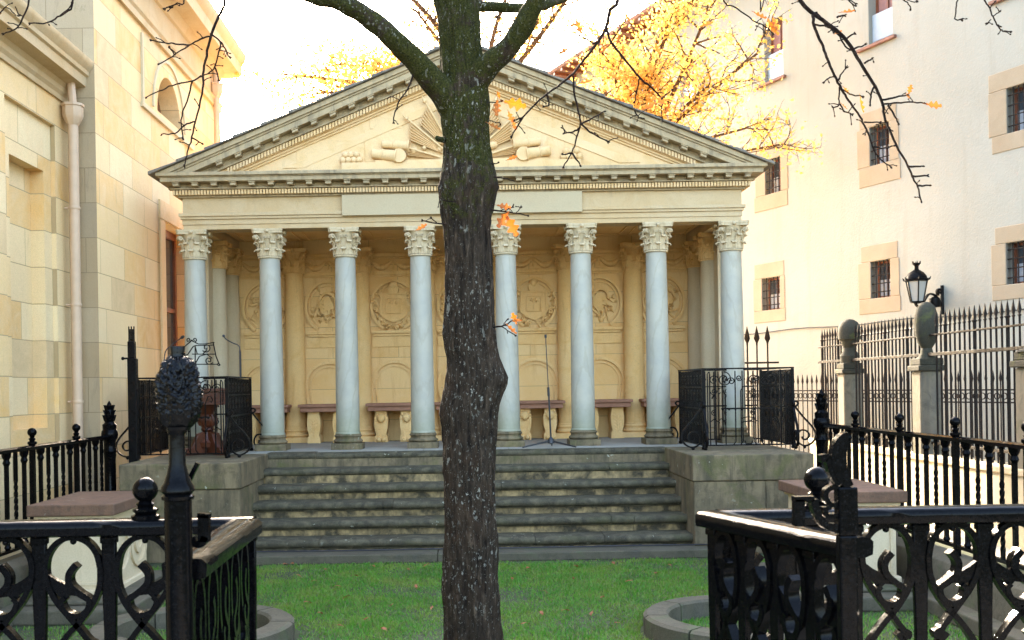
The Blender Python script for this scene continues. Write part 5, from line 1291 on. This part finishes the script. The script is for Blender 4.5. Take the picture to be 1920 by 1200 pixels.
def oak_leaf(bb, x, y, Y, L, rot, tilt, curl=.25):
    """lobed oak leaf hanging at a photo position; L in photo pixels"""
    o = P(x, y, Y); L = L / F * Y; n_ = 18
    d = Vector((math.cos(rot), 0, math.sin(rot))); s_ = Vector((-math.sin(rot) * math.cos(tilt), math.sin(tilt), math.cos(rot) * math.cos(tilt))); nn = d.cross(s_)
    top, bot, mid = [], [], []
    for i in range(n_ + 1):
        t_ = i / n_; w = L * .30 * (math.sin(PI * min(1, t_ * .93 + .05)) ** .8) * (.72 + .38 * math.cos(t_ * 6.2 * PI)) * (.6 + .6 * t_) + .0012
        bend = nn * (curl * L * (t_ - .5) ** 2)
        c_ = o + d * (L * (t_ - .5)) + bend
        mid.append(c_); top.append(c_ + s_ * w + nn * (w * .35)); bot.append(c_ - s_ * w + nn * (w * .35))
    vs = mid + top + bot; k_ = n_ + 1
    fs = [(i, i + 1, k_ + i + 1, k_ + i) for i in range(n_)] + [(i + 1, i, 2 * k_ + i, 2 * k_ + i + 1) for i in range(n_)]
    bb.add(vs, fs); bb.tube([mid[0] - d * L * .2, mid[0]], .0012, 4)
LEAF = [ # parent twig, (x, y, L, rot, tilt)...
    (SM[0], [(931, 203, 30, -1.65, .2), (966, 195, 42, -.25, -.3), (935, 178, 14, 1.9, .5)]), (SM[1], [(926, 238, 26, -.5, .7), (957, 220, 22, -1.2, .3), (964, 236, 18, -1.3, .4)]), (SM[3], [(961, 297, 20, .35, .6)]),
    (SM[4], [(945, 388, 26, -.2, .3), (943, 412, 36, -2.2, .1), (960, 424, 42, -1.1, -.2)]), (SM[5], [(791, 427, 22, .5, .6)]), (SM[6], [(965, 597, 22, 1.9, .3), (971, 602, 16, 0, .8), (958, 618, 26, -.8, .9)]),
    (TW[4], [(1750, 198, 30, -.15, .3), (1706, 168, 18, 1.3, .2), (1590, 23, 26, .1, .8), (1702, 180, 10, -1, .2)]), (TW[5], [(1614, 197, 30, -1.4, .8), (1586, 170, 16, -.9, .5), (1582, 200, 16, -.8, .9), (1572, 61, 14, .4, .5)]),
    (TW[11], [(1424, 30, 26, -.5, .6), (1448, 52, 36, -1.0, .4), (1452, 46, 24, -1.3, .2)]),
    (TW[10], [(1256, 166, 20, .9, .3), (1238, 190, 26, -.7, .6), (1218, 200, 26, .5, .6), (1252, 205, 20, 1.2, .8), (1168, 92, 18, -1.5, .5), (1232, 92, 22, -1.2, .3), (1160, 75, 20, 1.2, .7), (1175, 32, 20, -1.1, .5), (1132, 95, 24, .8, .9)]),
    (TW[9], [(1084, 52, 26, -1.2, .4), (1075, 48, 18, .5, .6), (1055, 98, 24, .5, .5), (1098, 155, 28, .25, .8), (1148, 143, 26, -.5, .6), (1325, 47, 26, .3, .7)])]
for tw_, ls in LEAF:
    for (x, y, L, ro, ti) in ls:
        bb = MB(); Yl = 5.3 if x > 1000 else 5.86
        oak_leaf(bb, x, y, Yl if x < 1380 else 5.1, L, ro, ti)
        bb.build('leaf', M['orangeleaf'], tw_, smooth=60)

# ------------------------------------------------------------------ yellow trees behind the portico
def yellow_tree(name, label, base, fork, limbs, seed, n_leaf, r_tr):
    rg_ = random.Random(seed)
    t = thing(name, label, 'tree', tuple(base), 'yellow autumn trees behind the portico')
    b = MB(); base, fork = Vector(base), Vector(fork)
    b.tube([base, base.lerp(fork, .5) + Vector((.08, .05, 0)), fork], [r_tr * 1.3, r_tr, r_tr * .8], 12); b.build('trunk', M['farbark'], t)
    wb_ = MB(); pts_leaf = []
    def grow(p, d, L, r, lev, dens):
        n_ = 7; pp = [p]; q_ = p.copy(); dd = d.copy()
        for i in range(n_):
            dd = (dd + Vector((rg_.gauss(0, .13), rg_.gauss(0, .13), rg_.gauss(0, .10)))).normalized(); q_ = q_ + dd * (L / n_); pp.append(q_.copy())
        wb_.tube(pp, [r * (1 - .65 * i / n_) for i in range(n_ + 1)], 6 if lev else 8)
        if lev >= 1 and dens:
            for i in range(1, n_ + 1): pts_leaf.append((pp[i], L, dens))
        if lev < 3:
            for c_ in range(4 if lev else 6):
                i = rg_.randint(2, n_); ax = Vector((rg_.gauss(0, 1), rg_.gauss(0, 1), rg_.gauss(0, .7) - .05)).normalized()
                nd = (dd * .75 + ax * .8).normalized(); grow(pp[i], nd, L * rg_.uniform(.38, .6), r * .45, lev + 1, dens)
    for tip, rr0, dens in limbs:
        tip = Vector(tip); m_ = fork.lerp(tip, .45) + Vector((rg_.uniform(-.2, .2), rg_.uniform(-.3, .3), .15))
        pp = smooth_path([fork, m_, tip], 6); wb_.tube(pp, [rr0 * (1 - .6 * i / 12) for i in range(13)], 8)
        L = (tip - fork).length
        for i in range(4, 13):
            for rep in range(2):
                ax = Vector((rg_.gauss(0, 1), rg_.gauss(0, .8), rg_.gauss(0, .6))).normalized(); grow(pp[i], ((tip - fork).normalized() * .6 + ax * .8).normalized(), L * rg_.uniform(.16, .30), rr0 * .3, 2, dens)
    wb_.build('branches', M['farbark'], t)
    lf = MB(); ws = [p[2] for p in pts_leaf]
    for k_ in range(n_leaf):
        p, L, _ = rg_.choices(pts_leaf, ws)[0]
        c_ = p + Vector((rg_.gauss(0, .12), rg_.gauss(0, .12), rg_.gauss(0, .1) - .03)); s_ = rg_.uniform(.026, .058)
        u = Vector((rg_.gauss(0, 1), rg_.gauss(0, 1), rg_.gauss(0, 1))).normalized(); v = u.cross(Vector((rg_.gauss(0, 1), rg_.gauss(0, 1), rg_.gauss(0, 1)))).normalized()
        lf.add([c_ - u * s_, c_ - u * s_ * .2 + v * s_ * .62, c_ + u * s_, c_ - u * s_ * .1 - v * s_ * .62], [(0, 1, 2, 3)])
    lf.build('crown', M['yellowleaf'], t, smooth=0)
Q = lambda x, y, Y: tuple(P(x, y, Y))
yellow_tree('yellow_leaved_tree', 'yellow autumn tree rising behind the pediment peak against the white sky', (.35, 21.5, 0), (.45, 21.4, 7.6),
    [(Q(545, 140, 20.5), .06, 2.2), (Q(600, 175, 20.0), .05, 2.6), (Q(640, 120, 20.3), .05, 2.4), (Q(700, 130, 20.5), .05, 2.2), (Q(760, 110, 20.6), .05, 2.0), (Q(720, -60, 21), .08, .5), (Q(780, 20, 21.5), .06, .5), (Q(850, -160, 21.5), .1, .4), (Q(1010, 40, 21.5), .07, .8), (Q(1090, -40, 21.5), .07, .7), (Q(980, -80, 21), .06, .5)], 21, 10000, .2)
yellow_tree('yellow_leaved_tree', 'golden autumn tree behind the right roof slope, in front of the white building', (3.5, 22.3, 0), (3.45, 22.2, 6.2),
    [(Q(1150, 120, 22), .06, 1.2), (Q(1240, 60, 22.4), .07, 1.3), (Q(1320, 40, 22.4), .07, 1.2), (Q(1210, 150, 21.8), .05, 1.2), (Q(1330, 160, 21.6), .06, .8), (Q(1420, 100, 21.8), .06, .6), (Q(1400, 240, 21.3), .05, .5), (Q(1470, 270, 21.2), .045, .45), (Q(1120, 60, 22.6), .05, 1.0), (Q(1290, -40, 22.6), .06, .8)], 33, 13000, .17)

# ------------------------------------------------------------------ grass and fallen leaves
def build_grass():
    g = np.random.default_rng(4)
    n = 290000
    x = g.uniform(-4.0, 4.0, n); y = 4.6 + (12.18 - 4.6) * g.random(n) ** .85
    keep = np.ones(n, bool)
    for sx in (-1, 1):
        r = np.hypot(x - sx * 2.2, y - 8.5); keep &= ~((r > .60) & (r < .83))
        keep &= ~((np.abs(x - sx * 3.75) < .85) & (y > 9.15) & (y < 11.15)); keep &= ~((np.abs(x) > 2.62) & (y > 12.4))
    vis = (np.abs(x) < 2.4); keep &= vis | (g.random(n) < .45)
    pat = np.array([mnoise.noise(Vector((a * 1.3, b_ * 1.3, 3.3))) for a, b_ in zip(x[::1], y[::1])])
    keep &= g.random(n) < np.clip(.9 + pat * 1.3, .15, 1)
    keep &= ~((y > 12.05) & (g.random(n) < .5))
    x, y, pat = x[keep], y[keep], pat[keep]; n = len(x)
    h = g.uniform(.010, .034, n) * (1 + .5 * pat); w = g.uniform(.0022, .0045, n); an = g.uniform(0, 2 * PI, n); le = g.uniform(.0, .04, n); la = g.uniform(0, 2 * PI, n)
    V = np.zeros((n, 5, 3)); dx, dy = np.cos(an) * w, np.sin(an) * w
    V[:, 0] = np.stack([x - dx, y - dy, 0 * x], 1); V[:, 1] = np.stack([x + dx, y + dy, 0 * x], 1)
    mx_, my_ = x + np.cos(la) * le * .35, y + np.sin(la) * le * .35
    V[:, 2] = np.stack([mx_ + dx * .7, my_ + dy * .7, h * .65], 1); V[:, 3] = np.stack([mx_ - dx * .7, my_ - dy * .7, h * .65], 1)
    V[:, 4] = np.stack([x + np.cos(la) * le, y + np.sin(la) * le, h], 1)
    me = bpy.data.meshes.new('grass'); me.vertices.add(n * 5); me.vertices.foreach_set('co', V.ravel())
    me.loops.add(n * 7); me.polygons.add(n * 2)
    base = (np.arange(n) * 5)[:, None]
    me.loops.foreach_set('vertex_index', np.concatenate([base + [[0, 1, 2, 3]], base + [[3, 2, 4]]], 1).ravel().astype(np.int32))
    ls = np.stack([np.arange(n) * 7, np.arange(n) * 7 + 4], 1).ravel(); me.polygons.foreach_set('loop_start', ls.astype(np.int32))
    me.update(calc_edges=True); me.validate(); me.materials.append(M['grass'])
    o = bpy.data.objects.new('grass', me); C.objects.link(o); tag(o, 'short green lawn grass in front of the steps', 'grass', kind='stuff')
build_grass()
first = None
for i, (x, y) in enumerate([(535, 1058), (548, 1057), (665, 1080), (800, 1060), (1080, 1062), (1020, 1110), (633, 1100), (735, 1135), (1150, 1056), (577, 1130), (985, 1170), (1110, 1150), (700, 1062), (1255, 1060), (610, 1068), (765, 1068), (1180, 1090), (960, 1085), (1060, 1145), (690, 1160), (1230, 1075), (590, 1090), (650, 1120), (600, 1150), (780, 1100), (990, 1065), (1130, 1120), (1075, 1085), (720, 1180), (640, 1175), (1015, 1150), (1160, 1170), (560, 1080), (810, 1140)]):
    d = P(x, y, 1.0) - Vector((0, 0, EYE)); k_ = -(EYE - .045) / d.z; pos = Vector((0, 0, EYE)) + d * k_
    if first is None:
        bb = MB(); n_ = 12; vs = []
        for j in range(n_ + 1):
            t_ = j / n_; w = .02 * math.sin(PI * min(1, t_ * .94 + .04)) * (.7 + .35 * math.cos(t_ * 6 * PI)) + .0015
            vs += [(.075 * (t_ - .5), -w, .012 * math.sin(t_ * 3)), (.075 * (t_ - .5), 0, .004 + .01 * math.sin(t_ * 3)), (.075 * (t_ - .5), w, .012 * math.sin(t_ * 3 + .5))]
        bb.add(vs, [(j * 3 + k2, j * 3 + k2 + 1, j * 3 + 4 + k2, j * 3 + 3 + k2) for j in range(n_) for k2 in (0, 1)]); first = bb.build('fallen_leaf', M['brownleaf']); o = first
    else: o = first.copy(); C.objects.link(o)
    o.location = pos; o.rotation_euler = (rnd.uniform(-.4, .4), rnd.uniform(-.4, .4), rnd.uniform(0, 6))
    tag(o, 'small brown fallen leaf lying on the lawn', 'leaf', 'fallen leaves on the lawn')
